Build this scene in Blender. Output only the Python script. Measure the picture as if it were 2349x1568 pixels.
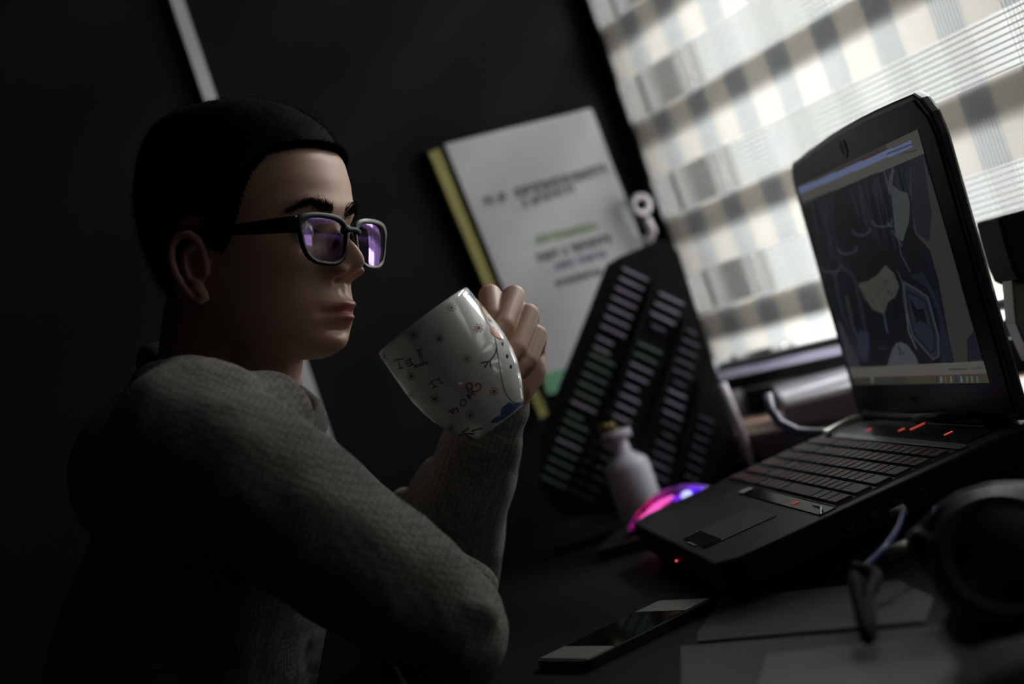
import bpy, bmesh, math, random
import numpy as np
from mathutils import Vector, Matrix
R = random.Random(7)
for o in list(bpy.data.objects): bpy.data.objects.remove(o, do_unlink=True)
SC = bpy.context.scene
COL = SC.collection
# ------------------------------------------------------------------ camera
F = 3500.0; CZ = 1.02; PHI = math.radians(18.8)
cphi, sphi = math.cos(PHI), math.sin(PHI)
cam = bpy.data.cameras.new('camera'); camo = bpy.data.objects.new('camera', cam); COL.objects.link(camo)
cam.sensor_fit = 'HORIZONTAL'; cam.sensor_width = 36.0; cam.lens = F * 36.0 / 2349.0
RT = Vector((cphi, 0, -sphi)); UP = Vector((sphi, 0, cphi)); BK = Vector((0, -1, 0))
camo.matrix_world = Matrix(((RT.x, UP.x, BK.x, 0), (RT.y, UP.y, BK.y, 0), (RT.z, UP.z, BK.z, CZ), (0, 0, 0, 1)))
cam.clip_start = 0.05
cam.dof.use_dof = True; cam.dof.focus_distance = 1.30; cam.dof.aperture_fstop = 2.6
SC.camera = camo
SC.view_settings.view_transform = 'Standard'; SC.view_settings.look = 'None'
SC.view_settings.gamma = 1.0; SC.view_settings.use_curve_mapping = False
SC.view_settings.exposure = 0.0
# ------------------------------------------------------------------ world: white overcast sky, seen only through the window
wd = bpy.data.worlds.new('world'); SC.world = wd; wd.use_nodes = True
bg = wd.node_tree.nodes['Background']; bg.inputs[0].default_value = (0.97, 1.0, 0.98, 1); bg.inputs[1].default_value = 1.6
# window wall axes: C = room corner, WD runs along the window towards the camera, WN into the room
C0 = Vector((0.2409, 2.108, 0)); WD = Vector((0.394, -0.919, 0)).normalized(); WN = Vector((-0.919, -0.394, 0)).normalized()
BD = Vector((-0.92, -0.39, 0)).normalized()          # back wall direction, leftwards from the corner
def W(s, z, n=0.0): return C0 + WD * s + WN * n + Vector((0, 0, CZ + z))
def area(name, s, z, n, sx, sz, power, col, tgt=None):
    l = bpy.data.lights.new(name, 'AREA'); l.shape = 'RECTANGLE'; l.size = sx; l.size_y = sz; l.energy = power; l.color = col
    o = bpy.data.objects.new(name, l); COL.objects.link(o)
    X = WD; Z = -WN
    p = W(s, z, n)
    if tgt is not None: Z = (p - tgt).normalized(); X = Vector((0, 0, 1)).cross(Z).normalized()
    Y = Z.cross(X)
    o.matrix_world = Matrix(((X.x, Y.x, Z.x, p.x), (X.y, Y.y, Z.y, p.y), (X.z, Y.z, Z.z, p.z), (0, 0, 0, 1)))
    return o
# lamps added outside the window for its daylight: high, narrow behind the blind, wide
area('high_sky', 0.20, 1.75, -1.2, 1.7, 1.2, 660.0, (0.96, 0.98, 1.0), Vector((-.2, 1.35, CZ)))
area('narrow_daylight_lamp', 0.40, 0.20, -0.30, 0.36, 1.1, 30.0, (0.95, 1.0, 0.98))
area('wide_daylight_lamp', .95, 0.35, -0.36, 1.6, 1.6, 18.0, (1.0, 0.95, 0.88))

# ------------------------------------------------------------------ helpers
def P(px, py, y):
    dx, dy = px - 1174.5, 784 - py
    u = dx * cphi + dy * sphi; v = -dx * sphi + dy * cphi
    return Vector((u * y / F, y, CZ + v * y / F))
def ray(px, py): return (P(px, py, 1.0) - Vector((0, 0, CZ)))
def hit(px, py, p0, n):
    d = ray(px, py); c = Vector((0, 0, CZ))
    return c + d * ((p0 - c).dot(n) / d.dot(n))
MATS = {}
def mat(name, col, rough=0.6, metal=0.0, spec=0.5, bump=None, emit=None, coat=0.0, attr=None, sss=0.0, var=None):
    if name in MATS: return MATS[name]
    m = bpy.data.materials.new(name); m.use_nodes = True; nt = m.node_tree; b = nt.nodes['Principled BSDF']
    b.inputs['Base Color'].default_value = (*col, 1); b.inputs['Roughness'].default_value = rough
    b.inputs['Metallic'].default_value = metal; b.inputs['Specular IOR Level'].default_value = spec
    b.inputs['Coat Weight'].default_value = coat
    if sss: b.inputs['Subsurface Weight'].default_value = sss; b.inputs['Subsurface Radius'].default_value = (.01, .004, .002); b.inputs['Subsurface Scale'].default_value = 0.5
    tc = nt.nodes.new('ShaderNodeTexCoord')
    if emit: b.inputs['Emission Color'].default_value = (*emit[0], 1); b.inputs['Emission Strength'].default_value = emit[1]
    if attr:
        a = nt.nodes.new('ShaderNodeAttribute'); a.attribute_name = attr; nt.links.new(a.outputs['Color'], b.inputs['Base Color'])
    if var:
        n = nt.nodes.new('ShaderNodeTexNoise'); n.inputs['Scale'].default_value = var[0]; n.inputs['Detail'].default_value = 4
        nt.links.new(tc.outputs['Object'], n.inputs['Vector'])
        r = nt.nodes.new('ShaderNodeMix'); r.data_type = 'RGBA'
        r.inputs['A'].default_value = (*[c * (1 - var[1]) for c in col], 1); r.inputs['B'].default_value = (*[min(1, c * (1 + var[1])) for c in col], 1)
        nt.links.new(n.outputs['Fac'], r.inputs['Factor']); nt.links.new(r.outputs['Result'], b.inputs['Base Color'])
    if bump:
        n = nt.nodes.new('ShaderNodeTexNoise'); n.inputs['Scale'].default_value = bump[0]; n.inputs['Detail'].default_value = 5
        nt.links.new(tc.outputs['Object'], n.inputs['Vector'])
        bp = nt.nodes.new('ShaderNodeBump'); bp.inputs['Strength'].default_value = bump[1]; bp.inputs['Distance'].default_value = bump[2]
        nt.links.new(n.outputs['Fac'], bp.inputs['Height']); nt.links.new(bp.outputs['Normal'], b.inputs['Normal'])
    MATS[name] = m; return m
def link(name, me, m=None, parent=None, mw=None, smooth=False):
    o = bpy.data.objects.new(name, me); COL.objects.link(o)
    if m is not None:
        for x in (m if isinstance(m, list) else [m]): me.materials.append(x)
    if parent is not None: o.parent = parent
    if mw is not None:
        o.matrix_local = mw if parent is None else (PW[parent.name].inverted() @ mw)
    PW[o.name] = mw.copy() if mw is not None else (PW[parent.name].copy() if parent is not None and parent.name in PW else Matrix())
    if smooth:
        for p in me.polygons: p.use_smooth = True
    return o
PW = {}
def thing(name, label, cat, mw=None, group=None, parent=None):
    o = bpy.data.objects.new(name, None); COL.objects.link(o); o.empty_display_size = 0.02
    m = mw if mw is not None else Matrix(); o.matrix_world = m; PW[o.name] = m.copy()
    tag(o, label, cat, group); return o
def tag(o, label, cat, group=None):
    o['label'] = label; o['category'] = cat
    if group: o['group'] = group
    return o
def struct(o): o['kind'] = 'structure'; return o
def M_(X, Y, Z, p): return Matrix(((X.x, Y.x, Z.x, p.x), (X.y, Y.y, Z.y, p.y), (X.z, Y.z, Z.z, p.z), (0, 0, 0, 1)))
def T(p): return Matrix.Translation(p)
class G:
    def __init__(s): s.v = []; s.f = []
    def add(s, v, f):
        n = len(s.v); s.v += [tuple(x) for x in v]; s.f += [tuple(i + n for i in q) for q in f]; return s
    def box(s, lo, hi):
        x0, y0, z0 = lo; x1, y1, z1 = hi
        return s.add([(x0, y0, z0), (x1, y0, z0), (x1, y1, z0), (x0, y1, z0), (x0, y0, z1), (x1, y0, z1), (x1, y1, z1), (x0, y1, z1)],
                     [(0, 3, 2, 1), (4, 5, 6, 7), (0, 1, 5, 4), (1, 2, 6, 5), (2, 3, 7, 6), (3, 0, 4, 7)])
    def prism(s, poly, h0, h1, f=lambda x, y, h: (x, y, h)):
        n = len(poly)
        vs = [f(x, y, h0) for x, y in poly] + [f(x, y, h1) for x, y in poly]
        return s.add(vs, [tuple(range(n - 1, -1, -1)), tuple(range(n, 2 * n))] + [(i, (i + 1) % n, n + (i + 1) % n, n + i) for i in range(n)])
    def tube(s, pts, r, seg=10, cap=True):
        pts = [Vector(p) for p in pts]; n = len(pts); rr = r if isinstance(r, (list, tuple)) else [r] * n
        t0 = (pts[1] - pts[0]).normalized(); a = t0.orthogonal().normalized(); vs = []
        for i, p in enumerate(pts):
            t = (pts[min(i + 1, n - 1)] - pts[max(i - 1, 0)]).normalized()
            a = (a - t * a.dot(t)).normalized(); b = t.cross(a)
            vs += [p + (a * math.cos(2 * math.pi * k / seg) + b * math.sin(2 * math.pi * k / seg)) * rr[i] for k in range(seg)]
        fs = [(i * seg + k, i * seg + (k + 1) % seg, (i + 1) * seg + (k + 1) % seg, (i + 1) * seg + k) for i in range(n - 1) for k in range(seg)]
        if cap: fs += [tuple(range(seg - 1, -1, -1)), tuple(range((n - 1) * seg, n * seg))]
        return s.add(vs, fs)
    def lathe(s, prof, seg=48, M=Matrix()):
        vs = []; n = len(prof)
        for r, z in prof: vs += [M @ Vector((r * math.cos(2 * math.pi * k / seg), r * math.sin(2 * math.pi * k / seg), z)) for k in range(seg)]
        return s.add(vs, [(i * seg + k, i * seg + (k + 1) % seg, (i + 1) * seg + (k + 1) % seg, (i + 1) * seg + k) for i in range(n - 1) for k in range(seg)])
    def ball(s, c, rad, X=Vector((1, 0, 0)), Y=Vector((0, 1, 0)), Z=Vector((0, 0, 1)), seg=24, rings=14):
        rx, ry, rz = rad if isinstance(rad, (tuple, list)) else (rad,) * 3
        c = Vector(c); vs = [c - Z * rz]; 
        for i in range(1, rings):
            t = -math.pi / 2 + math.pi * i / rings
            vs += [c + X * rx * math.cos(t) * math.cos(2 * math.pi * k / seg) + Y * ry * math.cos(t) * math.sin(2 * math.pi * k / seg) + Z * rz * math.sin(t) for k in range(seg)]
        vs.append(c + Z * rz)
        fs = [(0, 1 + (k + 1) % seg, 1 + k) for k in range(seg)]
        for i in range(rings - 2):
            a = 1 + i * seg
            fs += [(a + k, a + (k + 1) % seg, a + seg + (k + 1) % seg, a + seg + k) for k in range(seg)]
        a = 1 + (rings - 2) * seg; fs += [(a + k, a + (k + 1) % seg, len(vs) - 1) for k in range(seg)]
        return s.add(vs, fs)
    def cap(s, p0, r0, p1, r1, seg=24):          # tapered capsule
        p0, p1 = Vector(p0), Vector(p1); ax = p1 - p0; L = ax.length; ax = ax / max(L, 1e-9)
        a = ax.orthogonal().normalized(); b = ax.cross(a); prof = []
        for i in range(1, 7): t = math.pi / 2 * i / 6; prof.append((r0 * math.sin(t), -r0 * math.cos(t)))
        for i in range(0, 6): t = math.pi / 2 * i / 6; prof.append((r1 * math.cos(t), L + r1 * math.sin(t)))
        vs = [p0 - ax * r0]
        for r, z in prof: vs += [p0 + ax * z + (a * math.cos(2 * math.pi * k / seg) + b * math.sin(2 * math.pi * k / seg)) * r for k in range(seg)]
        vs.append(p1 + ax * r1); n = len(prof)
        fs = [(0, 1 + (k + 1) % seg, 1 + k) for k in range(seg)]
        for i in range(n - 1):
            q = 1 + i * seg; fs += [(q + k, q + (k + 1) % seg, q + seg + (k + 1) % seg, q + seg + k) for k in range(seg)]
        q = 1 + (n - 1) * seg; fs += [(q + k, q + (k + 1) % seg, len(vs) - 1) for k in range(seg)]
        return s.add(vs, fs)
    def chain(s, pts, seg=24):
        for (a, ra), (b, rb) in zip(pts[:-1], pts[1:]): s.cap(a, ra, b, rb, seg)
        return s
    def mesh(s, name):
        me = bpy.data.meshes.new(name); me.from_pydata(s.v, [], s.f); me.update(); return me
    def obj(s, name, m, parent=None, mw=None, smooth=False, bevel=0.0, seg=2):
        me = s.mesh(name)
        if bevel:
            b = bmesh.new(); b.from_mesh(me)
            bmesh.ops.bevel(b, geom=[e for e in b.edges if len(e.link_faces) == 2 and e.calc_face_angle(0) > 0.5], offset=bevel, segments=seg, affect='EDGES', profile=0.6)
            b.to_mesh(me); b.free()
        return link(name, me, m, parent, mw, smooth)
def fuse(g, vox, smooth=4, fac=0.5):
    """union the closed shapes of g into ONE continuous surface"""
    me = g.mesh('tmp') if isinstance(g, G) else g
    o = bpy.data.objects.new('tmp', me); COL.objects.link(o)
    r = o.modifiers.new('r', 'REMESH'); r.mode = 'VOXEL'; r.voxel_size = vox; r.use_smooth_shade = True
    if smooth: s_ = o.modifiers.new('s', 'SMOOTH'); s_.iterations = smooth; s_.factor = fac
    dg = bpy.context.evaluated_depsgraph_get(); dg.update()
    out = bpy.data.meshes.new_from_object(o.evaluated_get(dg)); bpy.data.objects.remove(o)
    for p in out.polygons: p.use_smooth = True
    return out

# ------------------------------------------------------------------ room shell
dark_wall = mat('dark_wall_paint', (.011, .011, .0112), .85, spec=.08, bump=(60, .2, .002))
brown_wall = mat('dark_brown_panel', (.014, .011, .009), .8, spec=.08, bump=(40, .2, .002))
floor_m = mat('dark_floor', (.02, .016, .014), .6, var=(6, .3))
white_trim = mat('grey_white_trim', (.62, .6, .62), .45)
z0, z1 = -CZ, 1.5
def wallbox(name, s0, s1, za, zb, m, axis='W', th=.12, n0=0):
    g = G()
    D, N = (WD, WN) if axis == 'W' else (BD, BN)
    p = [C0 + D * s + N * n + Vector((0, 0, CZ + z)) for s, n, z in
         [(s0, n0 - th, za), (s1, n0 - th, za), (s1, n0, za), (s0, n0, za), (s0, n0 - th, zb), (s1, n0 - th, zb), (s1, n0, zb), (s0, n0, zb)]]
    g.add(p, [(0, 3, 2, 1), (4, 5, 6, 7), (0, 1, 5, 4), (1, 2, 6, 5), (2, 3, 7, 6), (3, 0, 4, 7)])
    return g.obj(name, m)
BN = Vector((0.39, -0.92, 0)).normalized()
# back wall: dark plaster from the corner to the pale strip, brown panelling left of it
struct(wallbox('wall_back', -.12, .545, z0, z1, dark_wall, 'B'))
struct(wallbox('wall_left', .545, 2.2, z0, z1, brown_wall, 'B'))
tr = struct(wallbox('trim_1', .536, .552, z0 + .001, z1 - .001, white_trim, 'B', th=.01, n0=.011))
# window wall with an opening  s .035..2.2, z -.14..1.35
g = G()
def wb(g, s0, s1, za, zb, na, nb):
    p = [W(s, z, n) for s, n, z in [(s0, na, za), (s1, na, za), (s1, nb, za), (s0, nb, za), (s0, na, zb), (s1, na, zb), (s1, nb, zb), (s0, nb, zb)]]
    g.add(p, [(0, 3, 2, 1), (4, 5, 6, 7), (0, 1, 5, 4), (1, 2, 6, 5), (2, 3, 7, 6), (3, 0, 4, 7)])
wb(g, 0, .035, z0, z1, -.11, -.03); wb(g, 1.7, 3.2, z0, z1, -.15, -.03)
wb(g, .035, 1.7, z0, -.165, -.15, -.03); wb(g, .035, 1.7, 1.3, z1, -.15, -.03)
struct(g.obj('wall_right', dark_wall))
gf = G().add([(-3, -1.5, 0), (3, -1.5, 0), (3, 3, 0), (-3, 3, 0), (-3, -1.5, -.1), (3, -1.5, -.1), (3, 3, -.1), (-3, 3, -.1)], [(0, 1, 2, 3), (7, 6, 5, 4), (0, 4, 5, 1), (1, 5, 6, 2), (2, 6, 7, 3), (3, 7, 4, 0)])
struct(gf.obj('floor', floor_m))
gc = G().box((-3, -1.5, 2.52), (3, 3, 2.62)); struct(gc.obj('ceiling', dark_wall))
# the rest of the room, behind and beside the camera
def slab(nm, p0, d, L_, n, m):
    a = [p0, p0 + d * L_, p0 + d * L_ + n * .12, p0 + n * .12]; v = [Vector((q.x, q.y, CZ + z)) for z in (z0, z1) for q in a]
    return struct(G().add(v, [(0, 3, 2, 1), (4, 5, 6, 7), (0, 1, 5, 4), (1, 2, 6, 5), (2, 3, 7, 6), (3, 0, 4, 7)]).obj(nm, m))
slab('wall_side', C0 + BD * 2.2, WD, 3.3, BD, brown_wall)
slab('wall_front', C0 + WD * 3.2 - BD * .1, BD, 2.4, WD, dark_wall)
# window frame
frame_m = mat('dark_window_frame', (.03, .028, .028), .5)
wroot = struct(thing('window_1', 'x', 'x'));
for k in ('label', 'category'): del wroot[k]
for nm, a in (('frame_stile', (.036, .065, -.164, 1.299)), ('frame_stile', (.92, .95, -.164, 1.299)), ('frame_stile', (1.67, 1.699, -.164, 1.299)), ('frame_rail', (.0655, 1.669, 1.25, 1.299)), ('frame_rail', (.0655, 1.669, -.164, -.145))):
    g = G(); wb(g, a[0], a[1], a[2], a[3], -.11, -.07); g.obj(nm, frame_m, wroot)
glass = bpy.data.materials.new('window_glass'); glass.use_nodes = True
nt = glass.node_tree; nt.nodes.clear(); o_ = nt.nodes.new('ShaderNodeOutputMaterial'); mx = nt.nodes.new('ShaderNodeMixShader'); mx.inputs[0].default_value = .05
t_ = nt.nodes.new('ShaderNodeBsdfTransparent'); gl = nt.nodes.new('ShaderNodeBsdfGlossy'); gl.inputs['Roughness'].default_value = .02
nt.links.new(t_.outputs[0], mx.inputs[1]); nt.links.new(gl.outputs[0], mx.inputs[2]); nt.links.new(mx.outputs[0], o_.inputs[0])
for s0, s1 in ((.0655, .919), (.951, 1.669)):
    g = G(); wb(g, s0, s1, -.144, 1.249, -.093, -.089); g.obj('window_pane', glass, wroot)
# dark ledge under the window
wood = mat('brown_wood', (.09, .05, .035), .45, var=(14, .35), bump=(30, .2, .001))
g = G(); wb(g, .01, 1.75, -.235, -.2, -.029, .10); sill = struct(g.obj('trim_2', wood, bevel=.003))
g = G(); wb(g, .0352, .0362, -.164, 1.299, -.109, -.031); struct(g.obj('trim_4', mat('grey_reveal', (.10, .10, .098), .6)))
g = G(); wb(g, .012, .03, -.75, 1.3, -.029, .004); struct(g.obj('trim_3', mat('dark_jamb', (.04, .035, .035), .4)))

# ------------------------------------------------------------------ zebra roller blind
def blind_mat(name, sheer):
    m = bpy.data.materials.new(name); m.use_nodes = True; nt = m.node_tree; nt.nodes.clear()
    N = nt.nodes.new; L = nt.links.new
    def math_(op, a, b=None, c=None):
        n = N('ShaderNodeMath'); n.operation = op
        for i, x in enumerate((a, b, c)):
            if x is None: continue
            if isinstance(x, (int, float)): n.inputs[i].default_value = x
            else: L(x, n.inputs[i])
        return n.outputs[0]
    tc = N('ShaderNodeTexCoord'); sp = N('ShaderNodeSeparateXYZ'); L(tc.outputs['Object'], sp.inputs[0])
    s, z = sp.outputs[0], sp.outputs[2]
    fr = lambda x, per, off=0.0: math_('FRACT', math_('DIVIDE', math_('ADD', x, 10 * per + off), per))
    stripe = math_('LESS_THAN', fr(s, .0945, -.0945 * .06 + .0224 - .004), .46)          # ribbed vertical stripe
    rib = math_('LESS_THAN', fr(s, .0052), .26)
    weave = N('ShaderNodeTexNoise'); weave.inputs['Scale'].default_value = 900; L(tc.outputs['Object'], weave.inputs['Vector'])
    out = N('ShaderNodeOutputMaterial'); tr_ = N('ShaderNodeBsdfTransparent'); tl = N('ShaderNodeBsdfTranslucent'); df = N('ShaderNodeBsdfDiffuse')
    ribs = math_('MULTIPLY', stripe, rib)
    if sheer:
        hl = math_('LESS_THAN', fr(z, .0062), .13)
        vl = math_('LESS_THAN', fr(s, .00145), .30)
        op = math_('MAXIMUM', hl, math_('MULTIPLY', vl, .80))
        op = math_('MAXIMUM', op, math_('MULTIPLY', stripe, math_('ADD', .10, math_('MULTIPLY', rib, .28))))
        op = math_('MAXIMUM', op, .10)
        tl.inputs[0].default_value = (.06, .06, .058, 1); df.inputs[0].default_value = (.32, .31, .29, 1)
    else:
        wv = math_('MULTIPLY', math_('LESS_THAN', fr(s, .0011), .5), math_('LESS_THAN', fr(z, .0011), .5))
        # thin plain cloth lets a little light straight through, the ribbed stripes less
        op = math_('SUBTRACT', 1.0, math_('MULTIPLY', wv, math_('SUBTRACT', .09, math_('MULTIPLY', stripe, .09))))
        cr = N('ShaderNodeMix'); cr.data_type = 'RGBA'; cr.inputs['A'].default_value = (.19, .18, .165, 1); cr.inputs['B'].default_value = (.165, .17, .168, 1)
        L(stripe, cr.inputs['Factor']); c2 = N('ShaderNodeMix'); c2.data_type = 'RGBA'; c2.inputs['B'].default_value = (.085, .085, .088, 1)
        L(cr.outputs['Result'], c2.inputs['A']); L(ribs, c2.inputs['Factor']); L(c2.outputs['Result'], tl.inputs[0])
        df.inputs[0].default_value = (.26, .23, .20, 1)
    a = N('ShaderNodeMixShader'); a.inputs[0].default_value = .35; L(tl.outputs[0], a.inputs[1]); L(df.outputs[0], a.inputs[2])
    b = N('ShaderNodeMixShader'); L(op, b.inputs[0]); L(tr_.outputs[0], b.inputs[1]); L(a.outputs[0], b.inputs[2]); L(b.outputs[0], out.inputs[0])
    return m
bo, bs = blind_mat('blind_woven_cloth', False), blind_mat('blind_sheer_mesh', True)
BS0, BS1 = .031, 1.68
Xb, Yb = WD, -WN
bm_ = M_(Xb, Yb, Vector((0, 0, 1)), W(0, 0, 0))
blind = thing('roller_blind', 'pale day and night roller blind with alternating woven and sheer bands over the window', 'blind', bm_)
def cloth(n, za, zb): return G().add([(BS0, n, za), (BS1, n, za), (BS1, n, zb), (BS0, n, zb)], [(0, 1, 2, 3)])
for layer, (n, dz) in enumerate(((0.0, 0.0), (.007, .002))):
    for k in range(-1, 9):
        if k < 0 and layer == 0: continue
        za = -.0465 + k * .137 + dz; zb = .0093 + k * .137 + dz
        zt = min(za + .137, 1.22)
        if layer == 0:
            if k == 0: cloth(n, -.112, za).obj('woven_band', bo, blind, bm_)
            cloth(n, za, zb).obj('sheer_band', bs, blind, bm_)
            cloth(n, zb, zt).obj('woven_band', bo, blind, bm_)
        else:   # the cloth hanging behind: its woven bands are narrower
            zm = min(za + .137, 1.2)
            if k >= 0: cloth(n, za, zm - .040).obj('sheer_band', bs, blind, bm_)
            cloth(n, zm - .040, zm).obj('woven_band', bo, blind, bm_)
rail_m = mat('brushed_aluminium', (.78, .75, .84), .22, 1.0)
black_pl = mat('black_plastic', (.012, .012, .013), .4)
gr = G().tube([(BS0, .004, -.124), (BS1, .004, -.124)], .006, 12)
r_ = gr.obj('bottom_rail', mat('dark_rail', (.04, .04, .045), .4), blind, bm_, smooth=True)
pm2 = bpy.data.materials.new('milky_plastic'); pm2.use_nodes = True; b = pm2.node_tree.nodes['Principled BSDF']; b.inputs['Base Color'].default_value = (.86, .82, .95, 1); b.inputs['Transmission Weight'].default_value = .6; b.inputs['Roughness'].default_value = .6; b.inputs['IOR'].default_value = 1.2
G().box((BS0, -.002, -.139), (BS1, .002, -.130)).obj('rail_strip', pm2, r_, bm_)
G().box((BS0, -.006, -.158), (BS1, .006, -.1395)).obj('sky_cover_bar', MATS['dark_rail'], r_, bm_, bevel=.002)  # dark bar added below the strip to hide the bright sky behind
G().box((.0, -.03, 1.22), (1.72, .06, 1.3)).obj('head_box', white_trim, blind, bm_, bevel=.008)

# pale upright post at the end of the blind
g = G(); wb(g, .034, .042, -.2, .045, .004, .012); tag(g.obj('corner_post', mat('dim_violet_trim', (.16, .14, .17), .5), bevel=.001), 'narrow pale upright strip at the far end of the window, above the ledge', 'strip')

# ------------------------------------------------------------------ desk
desk_m = mat('black_desk_top', (.005, .005, .005), .5, spec=.12, bump=(200, .1, .0005))
DZ = -.262
pd = [(-.19, 1.93), (C0 + WD * .005 + WN * .0).to_tuple()[:2], (C0 + WD * 1.75).to_tuple()[:2], (.2, .45), (-.19, .62)]
pd = [(-.19, 1.90), (.225, 2.07), (.90, .52), (.62, .40), (-.19, .62)]
desk = thing('desk', 'black desk top carrying the laptop, phone and mouse along the window', 'desk', T(Vector((.3, 1.2, 0))))
G().prism(pd, CZ + DZ - .03, CZ + DZ).obj('desk_top', desk_m, desk, Matrix(), bevel=.002)
for x, y in ((-.14, .70), (-.14, 1.84), (.60, .50), (.22, 1.98)):
    G().box((x - .025, y - .025, 0.0), (x + .025, y + .025, CZ + DZ - .03)).obj('leg', desk_m, desk, Matrix())

# ------------------------------------------------------------------ poster, folder
wp0 = C0 + BN * .004; 
def bw(px, py, n=.004): return hit(px, py, C0 + BN * n, BN)
def b2(p): # world -> wall coords (t, z)
    return ((p - C0).dot(BD), p.z)
def wallpoly(pxs, n0, n1, name, m, parent, bevel=0):
    g = G(); q = [b2(bw(x, y, n1)) for x, y in pxs]
    g.prism(q, n0, n1, lambda t, z, h: (C0 + BD * t + BN * h + Vector((0, 0, z)))[:])
    return g.obj(name, m, parent, Matrix(), bevel=bevel)
paper = mat('matt_paper', (.42, .41, .43), .8, bump=(8, .3, .004))
ol = mat('olive_edge', (.25, .23, .06), .7)
fold = thing('folder', 'black folder with an olive yellow edge hanging behind the white poster', 'folder', T(bw(1150, 700)))
wallpoly([(975, 345), (1010, 335), (1262, 930), (1215, 930)], .0012, .010, 'cover', mat('black_card', (.008, .009, .009), .7), fold)
wallpoly([(984, 350), (1008, 340), (1258, 950), (1240, 960)], .011, .018, 'edge_strip', ol, fold)
post = thing('poster', 'white poster with blurred dark, green and blue lines of print on the back wall', 'poster', T(bw(1250, 600)))
q = [(1020, 330), (1355, 250), (1400, 330), (1520, 620), (1560, 760), (1265, 900)]
wallpoly([(1020, 330), (1355, 248), (1362, 262), (1480, 575), (1580, 830), (1256, 905)], .019, .022, 'sheet', paper, post)
wallpoly([(1244, 858), (1560, 776), (1580, 830), (1256, 905)], .0222, .0232, 'green_band', mat('green_print', (.12, .30, .18), .8), post)
def print_row(px0, py0, px1, py1, h, col, nm):
    m = mat(nm, col, .8); g = G(); L = math.hypot(px1 - px0, py1 - py0); ux, uy = (px1 - px0) / L, (py1 - py0) / L; x = 0
    vx, vy = .33, .944
    while x < L:
        w = R.choice((7, 9, 11, 8))
        if R.random() < .08: x += 9; continue
        for kind in R.sample(range(4), 3):
            a, b, c, d = [(0, .28, -1, 1), (.7, 1, -1, 1), (0, 1, -1, -.6), (0, 1, -.2, .2)][kind]
            pts = [(px0 + ux * (x + w * i) + vx * h * j, py0 + uy * (x + w * i) + vy * h * j) for i, j in ((a, c), (b, c), (b, d), (a, d))]
            q = [b2(bw(X, Y, .0225)) for X, Y in pts]
            g.prism(q, .0221, .0225, lambda t, z, hh: (C0 + BD * t + BN * hh + Vector((0, 0, z)))[:])
        x += w + 3
    o = g.obj('print_line', m, post, Matrix()); o['kind'] = 'stuff'
print_row(1112, 464, 1385, 388, 12, (.03, .045, .04), 'dark_ink')
print_row(1200, 468, 1318, 432, 10, (.03, .045, .04), 'dark_ink')
print_row(1230, 552, 1366, 518, 10, (.12, .22, .06), 'green_ink')
print_row(1232, 594, 1392, 548, 11, (.012, .012, .016), 'black_ink')
print_row(1275, 614, 1382, 584, 9, (.03, .06, .13), 'blue_ink')
print_row(1275, 652, 1372, 624, 9, (.05, .07, .04), 'deep_green_ink')
# pale ring hook beside the poster
hk = thing('wall_hook', 'pale ring shaped hook hanging on the wall right of the poster', 'hook', T(bw(1472, 480)))
c = bw(1470, 470, .045); X = BD; Z = Vector((0, 0, 1))
hg = G().tube([c + (X * math.cos(a) + Z * math.sin(a)) * .012 for a in [i * math.pi / 12 for i in range(25)]], .0045, 8, False)
hook_m = mat('pale_grey_metal', (.42, .38, .42), .35)
hg.obj('ring', hook_m, hk, Matrix(), smooth=True)
G().tube([bw(1482, 500, .045), bw(1496, 530, .045), bw(1490, 556, .043), bw(1470, 548, .043)], [.006, .007, .006, .004], 8).obj('shank', hook_m, hk, Matrix(), smooth=True)
G().tube([c + Vector((0, 0, .011)), c + Vector((0, 0, .011)) - BN * .044], .002, 8).obj('pin', hook_m, hk, Matrix(), smooth=True)

# ------------------------------------------------------------------ slatted black panel in the corner
py_ = 1.90
sp = thing('slatted_panel', 'tall black slatted panel standing askew in the corner beneath the poster', 'panel', T(Vector((P(1500, 1100, py_).x, py_, CZ + DZ))))
out = [(1392, 606), (1418, 590), (1525, 545), (1555, 575), (1705, 1050), (1610, 1180), (1290, 1190), (1236, 1120), (1238, 1000)]
def ppoly(pts, ya, yb, nm, m, par, bevel=0):
    q = [P(x, y, py_) for x, y in pts]; g = G()
    g.prism([(a.x, max(a.z, CZ + DZ + .0005)) for a in q], ya, yb, lambda x, z, h: (x, h, z))
    return g.obj(nm, m, par, Matrix(), bevel=bevel)
ppoly(out, py_ + .012, py_, 'backboard', mat('black_board', (.006, .0065, .007), .5), sp)
sl_cols = [((.34, .30, .38), (.30, .28, .33), (.10, .17, .13)), ]
mv = mat('violet_grey_slat', (.62, .55, .72), .5); mg = mat('green_grey_slat', (.24, .40, .30), .5); md = mat('dim_slat', (.26, .24, .32), .5)  # brightness of the light on the slats is painted into these colours
def dash(cx, cy, hl, m, hw=4.4):
    dx, dy = .905, .425
    pts = [(cx - dx * hl - dy * -hw * 0 - .42 * hw, cy - dy * hl - .9 * hw), (cx + dx * hl - .42 * hw, cy + dy * hl - .9 * hw), (cx + dx * hl + .42 * hw, cy + dy * hl + .9 * hw), (cx - dx * hl + .42 * hw, cy - dy * hl + .9 * hw)]
    ppoly(pts, py_ - .0015, py_ - .006, 'slat', m, sp)
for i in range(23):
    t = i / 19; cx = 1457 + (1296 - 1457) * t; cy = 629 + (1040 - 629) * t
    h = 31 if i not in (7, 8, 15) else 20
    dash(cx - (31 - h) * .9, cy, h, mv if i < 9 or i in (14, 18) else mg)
    if cy > 1160: break
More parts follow.
